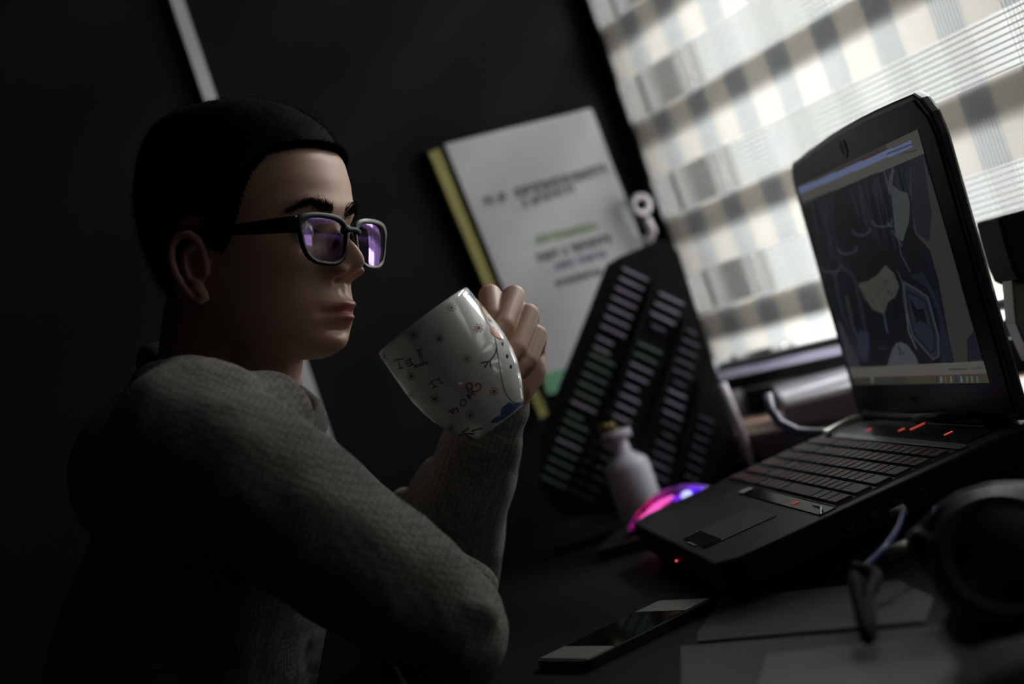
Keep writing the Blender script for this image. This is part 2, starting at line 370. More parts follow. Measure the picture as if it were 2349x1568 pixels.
for i in range(21):
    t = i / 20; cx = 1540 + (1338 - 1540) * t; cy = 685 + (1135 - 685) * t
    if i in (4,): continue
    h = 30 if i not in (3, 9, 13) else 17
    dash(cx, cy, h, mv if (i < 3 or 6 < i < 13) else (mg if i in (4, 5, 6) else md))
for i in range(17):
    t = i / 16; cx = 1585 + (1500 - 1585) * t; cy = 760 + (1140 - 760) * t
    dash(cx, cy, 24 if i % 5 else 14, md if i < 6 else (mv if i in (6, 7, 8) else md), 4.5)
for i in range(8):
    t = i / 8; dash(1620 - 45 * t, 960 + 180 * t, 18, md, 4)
br = G()
for (a, b_) in (((1500, 640), (1322, 1140)), ((1566, 700), (1408, 1150)), ((1612, 800), (1545, 1150))):
    pass
ppoly([(1496, 646), (1506, 650), (1348, 1120), (1338, 1116)], py_ - .0005, py_ - .012, 'upright', mat('black_board', (0, 0, 0)), sp)
ppoly([(1570, 730), (1579, 733), (1436, 1160), (1427, 1157)], py_ - .0005, py_ - .012, 'upright', mat('black_board', (0, 0, 0)), sp)
ppoly([(1604, 870), (1612, 872), (1540, 1160), (1532, 1158)], py_ - .0005, py_ - .012, 'upright', mat('black_board', (0, 0, 0)), sp)
# pale metal stay beside it
tag(G().tube([P(1655, 880, 1.86), P(1700, 990, 1.86), P(1726, 1060, 1.86), P(1750, 1140, 1.86)], [.0065, .006, .0045, .004], 10).obj('metal_stay', hook_m, smooth=True), 'thin pale metal stay leaning down from the ledge to the desk beside the slatted panel', 'rod')

# ------------------------------------------------------------------ bottle
bc = P(1458, 1130, 1.86); bz = CZ + DZ + .0005
bt = thing('bottle', 'small white bottle with a narrow neck behind the lit mouse', 'bottle', T(Vector((bc.x, bc.y, bz))))
H = P(1420, 985, 1.86).z - bz
rb = .028
pr = [(.001, 0), (rb * .9, 0), (rb, .004), (rb, H * .60), (rb * .93, H * .66), (rb * .62, H * .72), (rb * .42, H * .76), (rb * .40, H * .90)]
G().lathe(pr, 40, T(Vector((bc.x, bc.y, bz)))).obj('body', mat('white_bottle', (.60, .57, .66), .4), bt, Matrix(), smooth=True)
G().lathe([(rb * .40, H * .9), (rb * .66, H * .905), (rb * .68, H * .99), (rb * .5, H), (.001, H)], 32, T(Vector((bc.x, bc.y, bz)))).obj('bottle_cap', mat('bottle_collar', (.45, .42, .48), .4), bt, Matrix(), smooth=True)
G().tube([Vector((bc.x, bc.y, bz + H * .99)), Vector((bc.x, bc.y, bz + H * 1.06)), Vector((bc.x - .018, bc.y, bz + H * 1.08))], .0042, 10).obj('spout', mat('amber_spout', (.25, .18, .05), .4), bt, Matrix(), smooth=True)

# ------------------------------------------------------------------ white packet on the ledge + strap
def Lg(px, py, n): return hit(px, py, W(0, 0, n), WN)
pk = thing('white_packet', 'white box on the ledge below the blind, left of the laptop screen', 'box', T(Lg(1800, 950, .06)))
def pkbox(g, pxs, n0, n1):
    q = [((p - C0).dot(WD), p.z - CZ) for p in (Lg(x, y, .095) for x, y in pxs)]
    g.prism(q, n0, n1, lambda s, z, h: W(s, max(z, -.1995), h)[:])
def pkp(px, py, n):
    p = Lg(px, py, n); return Vector((p.x, p.y, max(p.z, CZ - .1992)))
A0, A1, B0, B1 = pkp(1768, 884, .012), pkp(1985, 826, .012), pkp(1800, 925, .080), pkp(2010, 872, .080)
def dn(p, z): return Vector((p.x, p.y, CZ + z))
def six(g, q, w): return g.add(list(q) + list(w), [(0, 3, 2, 1), (4, 5, 6, 7), (0, 1, 5, 4), (1, 2, 6, 5), (2, 3, 7, 6), (3, 0, 4, 7)])
zb_ = -.1992
six(G(), [dn(B0, zb_), dn(B1, zb_), dn(A1, zb_), dn(A0, zb_)], [B0, B1, A1, A0]).obj('carton', mat('white_card', (.88, .87, .95), .3, coat=.6), pk, Matrix(), bevel=.003)
six(G(), [dn(p, zb_) for p in (B0 + WN * .006, B1 + WN * .006, B1 + WN * .0005, B0 + WN * .0005)], [dn(p, p.z - CZ - .004) for p in (B0 + WN * .006, B1 + WN * .006, B1 + WN * .0005, B0 + WN * .0005)]).obj('brown_flap', mat('brown_card', (.50, .38, .34), .6), pk, Matrix())
st = G(); sp_ = [P(1762, 905, 1.70), P(1768, 940, 1.69), P(1790, 970, 1.68), P(1830, 990, 1.67), P(1880, 993, 1.66), P(1925, 990, 1.655), P(1970, 1000, 1.66)]
tag(st.tube(sp_, .0055, 10).obj('grey_cable', mat('grey_cable_rubber', (.12, .12, .17), .4), smooth=True), 'thick grey cable looping down from the white box to behind the laptop', 'cable')

# ------------------------------------------------------------------ phone
ph = lambda px, py, z: hit(px, py, Vector((0, 0, CZ + z)), Vector((0, 0, 1)))
a, b_, c_, d_ = ph(1245, 1503, DZ + .008), ph(1322, 1526, DZ + .008), ph(1622, 1378, DZ + .008), ph(1535, 1368, DZ + .008)
X = (c_ - b_); X.z = 0; lx = X.length; X.normalize(); Y = Vector((0, 0, 1)).cross(X); ctr = (a + b_ + c_ + d_) / 4
wy = abs((a - b_).dot(Y)); phm = M_(X, Y, Vector((0, 0, 1)), Vector((ctr.x, ctr.y, CZ + DZ)))
phn = thing('smartphone', 'dark flat phone with silver ends lying on the desk in front of the laptop', 'phone', phm)
wy = max(wy, .062)
def rr(w, h, r, n=6):
    o = []
    for cx, cy, a0 in ((w / 2 - r, h / 2 - r, 0), (-w / 2 + r, h / 2 - r, 90), (-w / 2 + r, -h / 2 + r, 180), (w / 2 - r, -h / 2 + r, 270)):
        o += [(cx + r * math.cos(math.radians(a0 + 90 * i / n)), cy + r * math.sin(math.radians(a0 + 90 * i / n))) for i in range(n + 1)]
    return o
silver = mat('satin_silver', (.55, .56, .52), .3, .8)
G().prism(rr(lx, wy, .008), .0005, .0078).obj('case', mat('phone_dark_case', (.02, .02, .02), .3), phn, phm)
for sx in (-1, 1):
    G().box((sx * (lx / 2 - .017) - .013, -wy / 2 + .004, .0079), (sx * (lx / 2 - .017) + .013, wy / 2 - .004, .0086)).obj('end_panel', silver, phn, phm)
G().box((-lx / 2 + .032, -wy / 2 + .003, .0079), (lx / 2 - .032, wy / 2 - .003, .0084)).obj('screen', mat('phone_glass', (.006, .006, .006), .08, coat=1), phn, phm)

# ------------------------------------------------------------------ laptop
dv0 = Vector((.9949, .101, 0)); tau = math.atan(.085)
LX = (dv0 * math.cos(tau) + Vector((0, 0, math.sin(tau)))).normalized(); LY = Vector((-.101, .9949, 0)); LZ = LX.cross(LY).normalized()
LO = Vector((.098, 1.21, CZ - .221)); LM = M_(LX, LY, LZ, LO)
LW, LD = .41, .30
lap = thing('laptop', 'open black gaming laptop with red backlit keys and dim screen', 'laptop', LM)
lapbody = mat('laptop_black_metal', (.006, .006, .0063), .45, spec=.3, bump=(500, .05, .0003))
gloss = mat('laptop_gloss_black', (.004, .004, .0045), .22, spec=.16)
def chp(w0, h0, w1, h1, c): return [(w0 + c, h0), (w1 - c * .6, h0), (w1, h0 + c * .6), (w1, h1 - c * .6), (w1 - c * .6, h1), (w0 + c, h1), (w0, h1 - c), (w0, h0 + c)]
G().prism(chp(0, 0, LD, LW, .018), -.029, 0).obj('base', lapbody, lap, LM, bevel=.003)
# keyboard well and keys
G().box((.110, .018, .0001), (.2225, .393, .0006)).obj('keyboard_tray', mat('key_tray', (.004, .004, .004), .5), lap, LM)
keym = mat('key_cap', (.030, .028, .028), .5); red = mat('red_backlight', (.3, .02, .02), .5, emit=((1, .10, .07), .11)); redb = mat('red_led', (.3, .02, .02), .5, emit=((1, .12, .08), .7))
rows = []
u_ = .0187
a0, a1 = .021, .391
lay = [  # from the near side; widths in key units, 0 = gap
    [1.5, 1.2, 1.2, 5.2, 1.2, 1, 1, 1.2, -.15, 1, 1, 1, -.15, 1, 1, 1],
    [2.2, 1, 1, 1, 1, 1, 1, 1, 1, 1, 1, 2.3, -.15, 1, 1, 1, 1],
    [1.9, 1, 1, 1, 1, 1, 1, 1, 1, 1, 1, 1, 1.6, -.15, 1, 1, 1, 1],
    [1.5, 1, 1, 1, 1, 1, 1, 1, 1, 1, 1, 1, 1, 1, -.15, 1, 1, 1, 1],
    [1, 1, 1, 1, 1, 1, 1, 1, 1, 1, 1, 1, 1, 1.7, -.15, 1, 1, 1, 1],
    [1.1] + [1] * 12 + [1.1, -.15, 1, 1, 1, 1]]
keys = 0
b0, pitch = .1125, .0183
for ri, row in enumerate(lay):
    tot = sum(abs(x) for x in row); k = (a1 - a0) / tot; y = a0
    for w in row:
        if w < 0: y += -w * k; continue
        x0 = b0 + ri * pitch; x1 = x0 + (.0152 if ri < 5 else .0135); y0_, y1_ = y + .0011, y + w * k - .0011
        g = G().add([(x0, y0_, .0006), (x1, y0_, .0006), (x1, y1_, .0006), (x0, y1_, .0006), (x0 + .0008, y0_ + .0008, .0030), (x1 - .0008, y0_ + .0008, .0030), (x1 - .0008, y1_ - .0008, .0030), (x0 + .0008, y1_ - .0008, .0030)],
                    [(0, 3, 2, 1), (4, 5, 6, 7), (0, 1, 5, 4), (1, 2, 6, 5), (2, 3, 7, 6), (3, 0, 4, 7)])
        ko = g.obj('key', keym, lap, LM)
        gg = G(); cy = y0_ + (.35 if w < 4 else .5) * (y1_ - y0_); cx = x0 + .006
        if w > 4:
            for q_ in (-.012, .012): gg.box((cx - .0004, cy + q_ - .004, .00302), (cx + .0004, cy + q_ + .004, .0031))
        else:
            for s_ in range(3):
                ax, ay = R.uniform(-.002, .002), R.uniform(-.0018, .0018)
                if R.random() < .5: gg.box((cx + ax - .0003, cy + ay - .0014, .00302), (cx + ax + .0003, cy + ay + .0014, .0031))
                else: gg.box((cx + ax - .0014, cy + ay - .0003, .00302), (cx + ax + .0014, cy + ay + .0003, .0031))
        strong = y0_ > .30 and ri < 3
        gg.obj('legend', mat('red_backlight_far', (.3, .02, .02), .5, emit=((1, .10, .07), .26)) if strong else red, ko, LM); y += w * k; keys += 1
# touchpad
G().prism([(x + .0445, y + .135) for x, y in rr(.070, .088, .004)], .0001, .0006).obj('touchpad', mat('touchpad_face', (.030, .030, .030), .5), lap, LM)
G().box((.0105, .094, .00065), (.0270, .176, .0016)).obj('touchpad_button', gloss, lap, LM, bevel=.0004)
G().box((.0075, .120, .0001), (.0095, .150, .0012)).obj('chrome_lip', silver, lap, LM)
G().box((.012, .177, .0006), (.026, .1785, .0014)).obj('chrome_lip', silver, lap, LM)
# glossy strip with chrome trim between palm rest and keys
G().box((.094, .012, .0001), (.1085, .27, .0011)).obj('gloss_strip', gloss, lap, LM, bevel=.0003)
chrome = mat('bright_chrome', (.8, .82, .88), .15, 1.0)
G().tube([(.0945, .012, .0012), (.099, .02, .0018), (.1035, .035, .0018), (.1035, .06, .0014)], [.0011, .0013, .0011, .0003], 8).obj('chrome_trim', chrome, lap, LM, smooth=True)
G().prism([(x + .101, y + .105) for x, y in rr(.006, .014, .002)], .0011, .0016).obj('lit_button', mat('dim_red_button', (.2, .03, .02), .5, emit=((1, .15, .1), .12)), lap, LM)
G().box((.094, .262, .0011), (.106, .28, .0026)).obj('chrome_cap', mat('pale_cap', (.5, .47, .55), .4), lap, LM, bevel=.0012)
# top strip, panel, speakers, LEDs
G().box((.2235, .015, .0001), (.2325, .36, .0018)).obj('silver_strip', mat('grey_strip', (.20, .20, .195), .35, .5), lap, LM, bevel=.0006)
G().box((.2335, .03, .0001), (.2655, .372, .0011)).obj('gloss_panel', gloss, lap, LM, bevel=.0003)
for q0, q1 in ((.06, .19), (.225, .335)):
    G().box((.2665, q0, .0001), (.2725, q1, .0016)).obj('speaker_strip', mat('grey_strip', (0, 0, 0)), lap, LM, bevel=.0005)
for (px, py, l) in ((1993, 985, .0028), (2068, 985, .003), (2112, 974, .011), (2175, 993, .004)):
    p = LM.inverted() @ hit(px, py, LM @ Vector((0, 0, .0012)), LZ)
    G().box((p.x - l, p.y - .0012, .0011), (p.x + l, p.y + .0012, .0015)).obj('red_led', redb, lap, LM)
G().tube([(.226, .37, .003), (.228, .392, .004), (.262, .398, .004), (.27, .375, .004)], .0026, 8).obj('chrome_hinge_trim', silver, lap, LM, smooth=True)
p = LM.inverted() @ hit(1553, 1285, LM @ Vector((-.0005, 0, 0)), LX)
G().box((-.0022, p.y - .0015, p.z - .001), (-.0003, p.y + .0015, p.z + .001)).obj('red_led', redb, lap, LM)
for i in range(4):
    q = .11 + i * .022
    G().tube([(q, -.0012, -.014), (q, .0002, -.014)], .0035, 12).obj('side_socket', mat('socket_rim', (.07, .05, .03), .4), lap, LM)
    G().tube([(q, -.0015, -.014), (q, -.0005, -.014)], .0018, 10).obj('socket_hole', black_pl, lap, LM)
# lid
lean = math.radians(3); HU = (dv0 * math.sin(lean) + Vector((0, 0, math.cos(lean)))).normalized(); HX = LY.cross(HU).normalized()
HO = LM @ Vector((.274, 0, 0)); HM = M_(HX, LY, HU, HO)   # local x: back of the lid, y: width, z: up
def lid_poly(ins=0.0):
    t = [(0 + ins, .004 + ins)]
    t += [(.0 + ins, .245), (.006 + ins, .266 - ins * .5), (.018 + ins, .280 - ins)]
    for i in range(9):
        a = i / 8; y = .03 + (LW - .045) * a; t.append((y, .2865 + .006 * math.sin(math.pi * a) - .004 * a - ins))
    t += [(LW - .002 - ins, .272 - ins), (LW - ins, .262 - ins), (LW - ins, .004 + ins)]
    return t
yz = lambda x, y, h: (h, x, y)
lid = G().prism(lid_poly(), .0, .010, yz).obj('lid', mat('lid_edge_black', (.02, .02, .022), .3, coat=.3), lap, HM, bevel=.0025)
G().prism(lid_poly(.006), -.0012, -.0001, yz).obj('bezel', gloss, lid, HM)
G().tube([(.002, .03, .001), (.002, LW - .03, .001)], .009, 16).obj('hinge_bar', gloss, lap, HM, smooth=True)
# screen picture: painted per cell from flat shapes
SW, SH = 330, 220
crn = [(150, 490), (720, 205), (1100, 1400), (445, 1405)]
def homog(src, dst):
    A = []; B = []
    for (x, y), (X_, Y_) in zip(src, dst):
        A.append([x, y, 1, 0, 0, 0, -X_ * x, -X_ * y]); B.append(X_); A.append([0, 0, 0, x, y, 1, -Y_ * x, -Y_ * y]); B.append(Y_)
    h = np.linalg.solve(np.array(A, float), np.array(B, float)); return np.append(h, 1).reshape(3, 3)
Hm = homog([(0, 0), (1, 0), (1, 1), (0, 1)], crn)
ii, jj = np.meshgrid((np.arange(SW) + .5) / SW, (np.arange(SH) + .5) / SH)
w_ = Hm[2, 0] * ii + Hm[2, 1] * jj + 1; PX = (Hm[0, 0] * ii + Hm[0, 1] * jj + Hm[0, 2]) / w_; PY = (Hm[1, 0] * ii + Hm[1, 1] * jj + Hm[1, 2]) / w_
img = np.zeros((SH, SW, 3)); img[:] = (9, 10, 13)
rs = np.random.RandomState(3)
def inside(poly):
    m = np.zeros(PX.shape, bool); n = len(poly)
    for i in range(n):
        x0, y0 = poly[i]; x1, y1 = poly[(i + 1) % n]
        if y0 == y1: continue
        c = ((y0 > PY) != (y1 > PY)) & (PX < (x1 - x0) * (PY - y0) / (y1 - y0) + x0); m ^= c
    return m
def paint(poly, col, a=1.0): m = inside(poly); img[m] = img[m] * (1 - a) + np.array(col) * a
def stroke(pts, w, col, a=1.0):
    d = np.full(PX.shape, 1e9)
    for (x0, y0), (x1, y1) in zip(pts[:-1], pts[1:]):
        L2 = (x1 - x0) ** 2 + (y1 - y0) ** 2; t = np.clip(((PX - x0) * (x1 - x0) + (PY - y0) * (y1 - y0)) / L2, 0, 1)
        d = np.minimum(d, np.hypot(PX - x0 - t * (x1 - x0), PY - y0 - t * (y1 - y0)))
    k = (np.clip(1.2 - d / w, 0, 1) * a)[..., None]; img[:] = img * (1 - k) + np.array(col) * k
paint([(600, 300), (760, 300), (1100, 1400), (880, 1310), (800, 900)], (11, 13, 22))
for i in range(46):
    x = R.uniform(190, 680); y = 560 - (x - 190) * .42 + R.uniform(-20, 60); L_ = R.uniform(90, 330)
    stroke([(x, y), (x + L_ * .28 + R.uniform(-25, 15), y + L_)], R.uniform(2, 5), (30, 32, 42), R.uniform(.3, .9))
for cx, cy, r in ((460, 690, 42), (395, 775, 45), (560, 645, 48), (620, 650, 35), (320, 860, 48)):
    stroke([(cx + r * math.cos(t), cy + r * .55 * math.sin(t)) for t in [i * math.pi / 8 for i in range(-1, 9)]], 7, (46, 47, 54), .8)
paint([(600, 470), (640, 500), (680, 510), (692, 560), (690, 640), (662, 740), (628, 720), (606, 560)], (46, 49, 50))
paint([(560, 400), (585, 460), (600, 390), (612, 400), (604, 470), (630, 520), (590, 520)], (42, 44, 48))
stroke([(640, 720), (655, 800), (700, 880)], 5, (40, 44, 52), .8); stroke([(610, 690), (660, 760)], 6, (44, 46, 48), .8)
paint([(450, 940), (500, 925), (545, 895), (580, 850), (625, 890), (650, 950), (632, 1000), (600, 1020), (580, 1078), (530, 1062), (490, 1010)], (50, 48, 44))
for i in range(16): x, y = R.uniform(470, 630), R.uniform(900, 1060); stroke([(x, y), (x + R.uniform(-15, 15), y + R.uniform(6, 22))], 6, (24, 29, 40), .6)
def ring(poly, w, col, a=.8): stroke(poly + [poly[0]], w, col, a)
rp = [(670, 930), (730, 960), (790, 1000), (845, 1180), (850, 1275), (822, 1290), (720, 1180), (688, 1060)]
paint(rp, (24, 26, 34)); ring(rp, 6, (48, 50, 58)); ring([(x * .8 + 150, y * .8 + 225) for x, y in rp], 5, (8, 9, 12)); paint([(700, 1000), (740, 1060), (770, 1050), (790, 1130), (760, 1110), (735, 1120)], (8, 9, 14))
lp = [(340, 900), (370, 862), (410, 880), (440, 930), (512, 1230), (500, 1300), (470, 1290), (370, 1040)]
ring(lp, 9, (30, 32, 42)); stroke([(400, 1000), (430, 1130), (465, 1210)], 8, (44, 45, 48), .8); paint([(465, 1150), (510, 1170), (512, 1250), (490, 1290), (455, 1250)], (28, 30, 42))
paint([(620, 1250), (640, 1215), (665, 1208), (700, 1225), (735, 1270), (755, 1318), (600, 1325)], (50, 52, 58)); stroke([(655, 1225), (665, 1265), (680, 1258)], 3, (8, 8, 9)); stroke([(600, 1240), (560, 1235)], 8, (26, 29, 42), .7)
stroke([(580, 1080), (590, 1130), (600, 1165)], 5, (50, 54, 80), .8); stroke([(690, 1080), (700, 1160), (740, 1240)], 5, (60, 62, 62), .9); stroke([(640, 880), (665, 930), (672, 1010), (690, 1100)], 4, (44, 46, 52), .8)
paint([(700, 900), (760, 880), (830, 990), (900, 1210), (920, 1300), (860, 1305), (850, 1100), (790, 960)], (18, 20, 30))
paint([(355, 1110), (375, 1115), (480, 1330), (425, 1335), (380, 1230)], (34, 36, 42))
paint([(748, 320), (775, 400), (830, 560), (900, 780), (1062, 1300), (925, 1305), (895, 1180), (840, 920), (795, 780), (720, 700), (690, 480), (690, 345)], (36, 36, 35))
paint([(690, 340), (748, 320), (800, 600), (790, 740), (730, 700), (700, 560)], (20, 21, 27)); paint([(985, 1200), (1020, 1150), (1060, 1290), (990, 1300)], (18, 19, 26))
paint([(100, 500), (730, 180), (760, 320), (100, 600)], (42, 32, 28)); paint([(560, 270), (730, 180), (760, 320), (600, 345)], (54, 52, 49))
paint([(100, 552), (700, 288), (757, 285), (757, 322), (100, 600)], (58, 56, 52))
paint([(130, 508), (690, 258), (697, 292), (130, 540)], (70, 80, 106)); stroke([(575, 328), (690, 278)], 4, (20, 24, 38), .9); stroke([(655, 320), (720, 305)], 4, (25, 25, 25), .8)
stroke([(175, 583), (225, 565)], 8, (28, 30, 32), .8)
paint([(415, 1328), (1075, 1298), (1130, 1360), (430, 1372)], (66, 64, 60)); paint([(430, 1372), (1130, 1354), (1130, 1420), (430, 1420)], (46, 43, 34)); paint([(435, 1372), (690, 1366), (692, 1420), (435, 1420)], (39, 37, 33))
stroke([(900, 1336), (985, 1334)], 4, (30, 30, 30), .8); stroke([(1010, 1332), (1075, 1330)], 4, (40, 40, 40), .7)
for x, cc in ((840, (20, 22, 52)), (862, (90, 95, 100)), (885, (80, 60, 50)), (910, (85, 85, 80)), (935, (30, 20, 70)), (960, (70, 95, 120)), (988, (50, 90, 70)), (1012, (80, 80, 75)), (1038, (60, 75, 85)), (530, (90, 90, 80))):
    stroke([(x, 1372), (x + 3, 1392)], 6, cc, .9)
vg = []; fg = []
SA0, SA1, SZ0, SZ1 = .036, .392, .037, .257
for j in range(SH + 1):
    for i in range(SW + 1): vg.append((0, SA1 + (SA0 - SA1) * i / SW, SZ1 + (SZ0 - SZ1) * j / SH))
for j in range(SH):
    for i in range(SW): q = j * (SW + 1) + i; fg.append((q, q + 1, q + SW + 2, q + SW + 1))
me = bpy.data.meshes.new('screen'); me.from_pydata([(-.0016, y, z) for _, y, z in vg], [], fg)
ca = me.color_attributes.new('picture', 'FLOAT_COLOR', 'CORNER')
lin = np.where(img / 255 <= .04045, img / 255 / 12.92, ((img / 255 + .055) / 1.055) ** 2.4).reshape(-1, 3)
arr = np.ones((SH * SW, 4, 4)); arr[:, :, :3] = lin[:, None, :]; ca.data.foreach_set('color', arr.ravel())
sm = bpy.data.materials.new('lit_screen'); sm.use_nodes = True; nt = sm.node_tree; b = nt.nodes['Principled BSDF']; b.inputs['Base Color'].default_value = (.004, .004, .005, 1); b.inputs['Roughness'].default_value = .35; b.inputs['Specular IOR Level'].default_value = .25
at = nt.nodes.new('ShaderNodeAttribute'); at.attribute_name = 'picture'; nt.links.new(at.outputs['Color'], b.inputs['Emission Color']); b.inputs['Emission Strength'].default_value = 1.2
scr = link('screen', me, sm, lid, HM)
# emblem above the screen, lettering below it
em = silver; cy, cz = .222, .2705
ez = lambda pts, h=.0016: [(cy + x * .001, cz + y * .001) for x, y in pts]
G().prism(ez([(-8, 5), (0, 9), (8, 6), (7, -5), (0, -9.5), (-7, -5)]), -.0024, -.0013, yz).obj('emblem', mat('pale_emblem', (.85, .86, .85), .5), lid, HM)
ge = G()
for (x0, y0), (x1, y1) in (((-5, 3), (0, 6.5)), ((0, 6.5), (5.5, 3.5)), ((-5, 3), (0, -7)), ((0, -7), (5.5, 3.5)), ((-5, 3), (0, 1)), ((0, 1), (5.5, 3.5)), ((0, 5), (0, -4))):
    ge.tube([(-.0026, cy + x0 * .001, cz + y0 * .001), (-.0026, cy + x1 * .001, cz + y1 * .001)], .0003, 6)
ge.obj('emblem_line', black_pl, lid, HM)
def ltr(strokes, yc, zc, sc, r, m, nm):
    g = G()
    for s_ in strokes:
        g.tube([(-.0016, yc - x * sc, zc + y * sc) for x, y in s_], r, 6)
    return g.obj(nm, m, lid, HM)
# mirrored "msi": i s m read from the left
ltr([[(-2.2, 0), (-2.2, 2)], [(-1.2, .1), (-.2, 0), (-.2, 1), (-1.2, 1), (-1.2, 2), (-.2, 2)], [(.8, 0), (.8, 2), (1.8, 2), (1.8, 0)], [(1.8, 2), (2.8, 2), (2.8, 0)]], .225, .018, .0035, .0005, mat('dim_silver_print', (.12, .12, .13), .4), 'lettering')

# ------------------------------------------------------------------ cooler wedge under the laptop
cl = thing('laptop_cooler', 'black wedge shaped cooling stand under the laptop', 'stand', LM)
g = G(); pz = CZ + DZ + .0005
lo = [LM @ Vector(p) for p in ((.012, .02, -.0295), (.29, .02, -.0295), (.29, .39, -.0295), (.012, .39, -.0295))]
g.add([(p.x, p.y, pz) for p in lo] + [tuple(p) for p in lo], [(0, 3, 2, 1), (4, 5, 6, 7), (0, 1, 5, 4), (1, 2, 6, 5), (2, 3, 7, 6), (3, 0, 4, 7)])
g.obj('wedge', black_pl, cl, Matrix())

# ------------------------------------------------------------------ glowing mouse
mc = P(1554, 1150, 1.72); mx_ = (P(1650, 1112, 1.67) - P(1452, 1200, 1.70)); mx_.z = 0; mlen = .124
MX = mx_.normalized(); MY = Vector((0, 0, 1)).cross(MX); mb = Vector((mc.x, mc.y, CZ + DZ))
pad = thing('mouse_pad', 'thick black mouse pad under the glowing mouse', 'mouse pad', T(mb))
PM = M_(MX, MY, Vector((0, 0, 1)), mb)
G().prism([(x + .0, y + .005) for x, y in rr(.19, .12, .01)], .0005, .012).obj('pad', black_pl, pad, PM)
MM = M_(MX, MY, Vector((0, 0, 1)), mb + Vector((0, 0, .0125)))
mouse = thing('computer_mouse', 'gaming mouse glowing pink and violet beyond the laptop corner', 'mouse', MM)
def mh(t): return .036 * (math.sin(math.pi * min(1, max(0, (t + .02) / 1.04))) ** .55) * (1 - .28 * (t - .45) ** 2 * 2)
def mshell(y0, y1, z0f, z1f, off=0.0, nt_=40, ny=12, t0=0, t1=1):
    g = G(); vs = []
    for i in range(nt_ + 1):
        t = t0 + (t1 - t0) * i / nt_
        hw = .031 * (math.sin(math.pi * (.02 + .96 * t)) ** .35) * (1 - .12 * math.sin(math.pi * t))
        for j in range(ny + 1):
            a = y0 + (y1 - y0) * j / ny      # -1..1 across
            y = hw * math.sin(a * math.pi / 2); z = mh(t) * (math.cos(a * math.pi / 2) ** .5 if abs(a) < 1 else 0)
            vs.append(((t - .5) * mlen, y * (1 + off * 30), z + off))
    n = ny + 1
    g.add(vs, [(i * n + j, (i + 1) * n + j, (i + 1) * n + j + 1, i * n + j + 1) for i in range(nt_) for j in range(ny)])
    return g
mshell(-1, 1, 0, 1).obj('shell', mat('mouse_black', (.02, .02, .022), .3), mouse, MM, smooth=True)
# emissive side: smoky plastic, colours run pink -> violet -> blue
gm = bpy.data.materials.new('rgb_glow'); gm.use_nodes = True; nt = gm.node_tree; b = nt.nodes['Principled BSDF']; b.inputs['Base Color'].default_value = (.02, .0, .03, 1)
tc = nt.nodes.new('ShaderNodeTexCoord'); sx_ = nt.nodes.new('ShaderNodeSeparateXYZ'); nt.links.new(tc.outputs['Object'], sx_.inputs[0])
mr = nt.nodes.new('ShaderNodeMapRange'); mr.inputs['From Min'].default_value = -.055; mr.inputs['From Max'].default_value = .055; nt.links.new(sx_.outputs[0], mr.inputs[0])
cr = nt.nodes.new('ShaderNodeValToRGB'); nt.links.new(mr.outputs[0], cr.inputs[0]); e = cr.color_ramp.elements
e[0].position = 0; e[0].color = (.45, .02, .30, 1); e[1].position = 1; e[1].color = (.10, .005, 1, 1)
for p_, c in ((.18, (.9, .02, .20, 1)), (.36, (.6, .02, .35, 1)), (.52, (.10, .0, .16, 1)), (.72, (.22, .01, .95, 1))): x = e.new(p_); x.color = c
nz = nt.nodes.new('ShaderNodeTexNoise'); nz.inputs['Scale'].default_value = 170; nz.inputs['Detail'].default_value = 6; nz.inputs['Distortion'].default_value = 2.0; nt.links.new(tc.outputs['Object'], nz.inputs['Vector'])
m2 = nt.nodes.new('ShaderNodeMapRange'); m2.inputs['From Min'].default_value = .46; m2.inputs['From Max'].default_value = .66; m2.inputs['To Min'].default_value = .02; m2.inputs['To Max'].default_value = 1.2; nt.links.new(nz.outputs['Fac'], m2.inputs[0])
nt.links.new(cr.outputs[0], b.inputs['Emission Color']); nt.links.new(m2.outputs[0], b.inputs['Emission Strength'])
mshell(-.92, .35, 0, 1, .0006, 40, 14, .0, .97).obj('glow_shell', gm, mouse, MM, smooth=True)
def strip(t0, t1, a0_, a1_, w0, col, st_, nm):
    pts = []
    for i in range(13):
        t = t0 + (t1 - t0) * i / 12; a = a0_ + (a1_ - a0_) * i / 12
        hw = .031 * (math.sin(math.pi * (.02 + .96 * t)) ** .35) * (1 - .12 * math.sin(math.pi * t))
        pts.append(((t - .5) * mlen, hw * math.sin(a * math.pi / 2) * 1.03, mh(t) * math.cos(a * math.pi / 2) ** .5 + .001))
    return G().tube(pts, [w0 * (1 - .5 * abs(i - 6) / 6) for i in range(13)], 8).obj(nm, mat(nm + '_light', col, .4, emit=(col, st_)), mouse, MM, smooth=True)
strip(.16, .52, -.82, -.60, .0042, (1, .12, .55), 1.0, 'pink_strip')
strip(.50, .68, -.66, -.70, .0038, (.22, .03, .95), .8, 'violet_strip')
strip(.62, .90, -.50, -.45, .0042, (.10, .015, .9), .75, 'blue_strip')
pw = MM @ Vector((.018, -.024, .026))
G().ball((.018, -.027, .027), (.0062, .005, .0048)).obj('scroll_light', mat('wheel_light', (.6, .7, 1), .3, emit=((.55, .6, 1), 1.1)), mouse, MM, smooth=True)

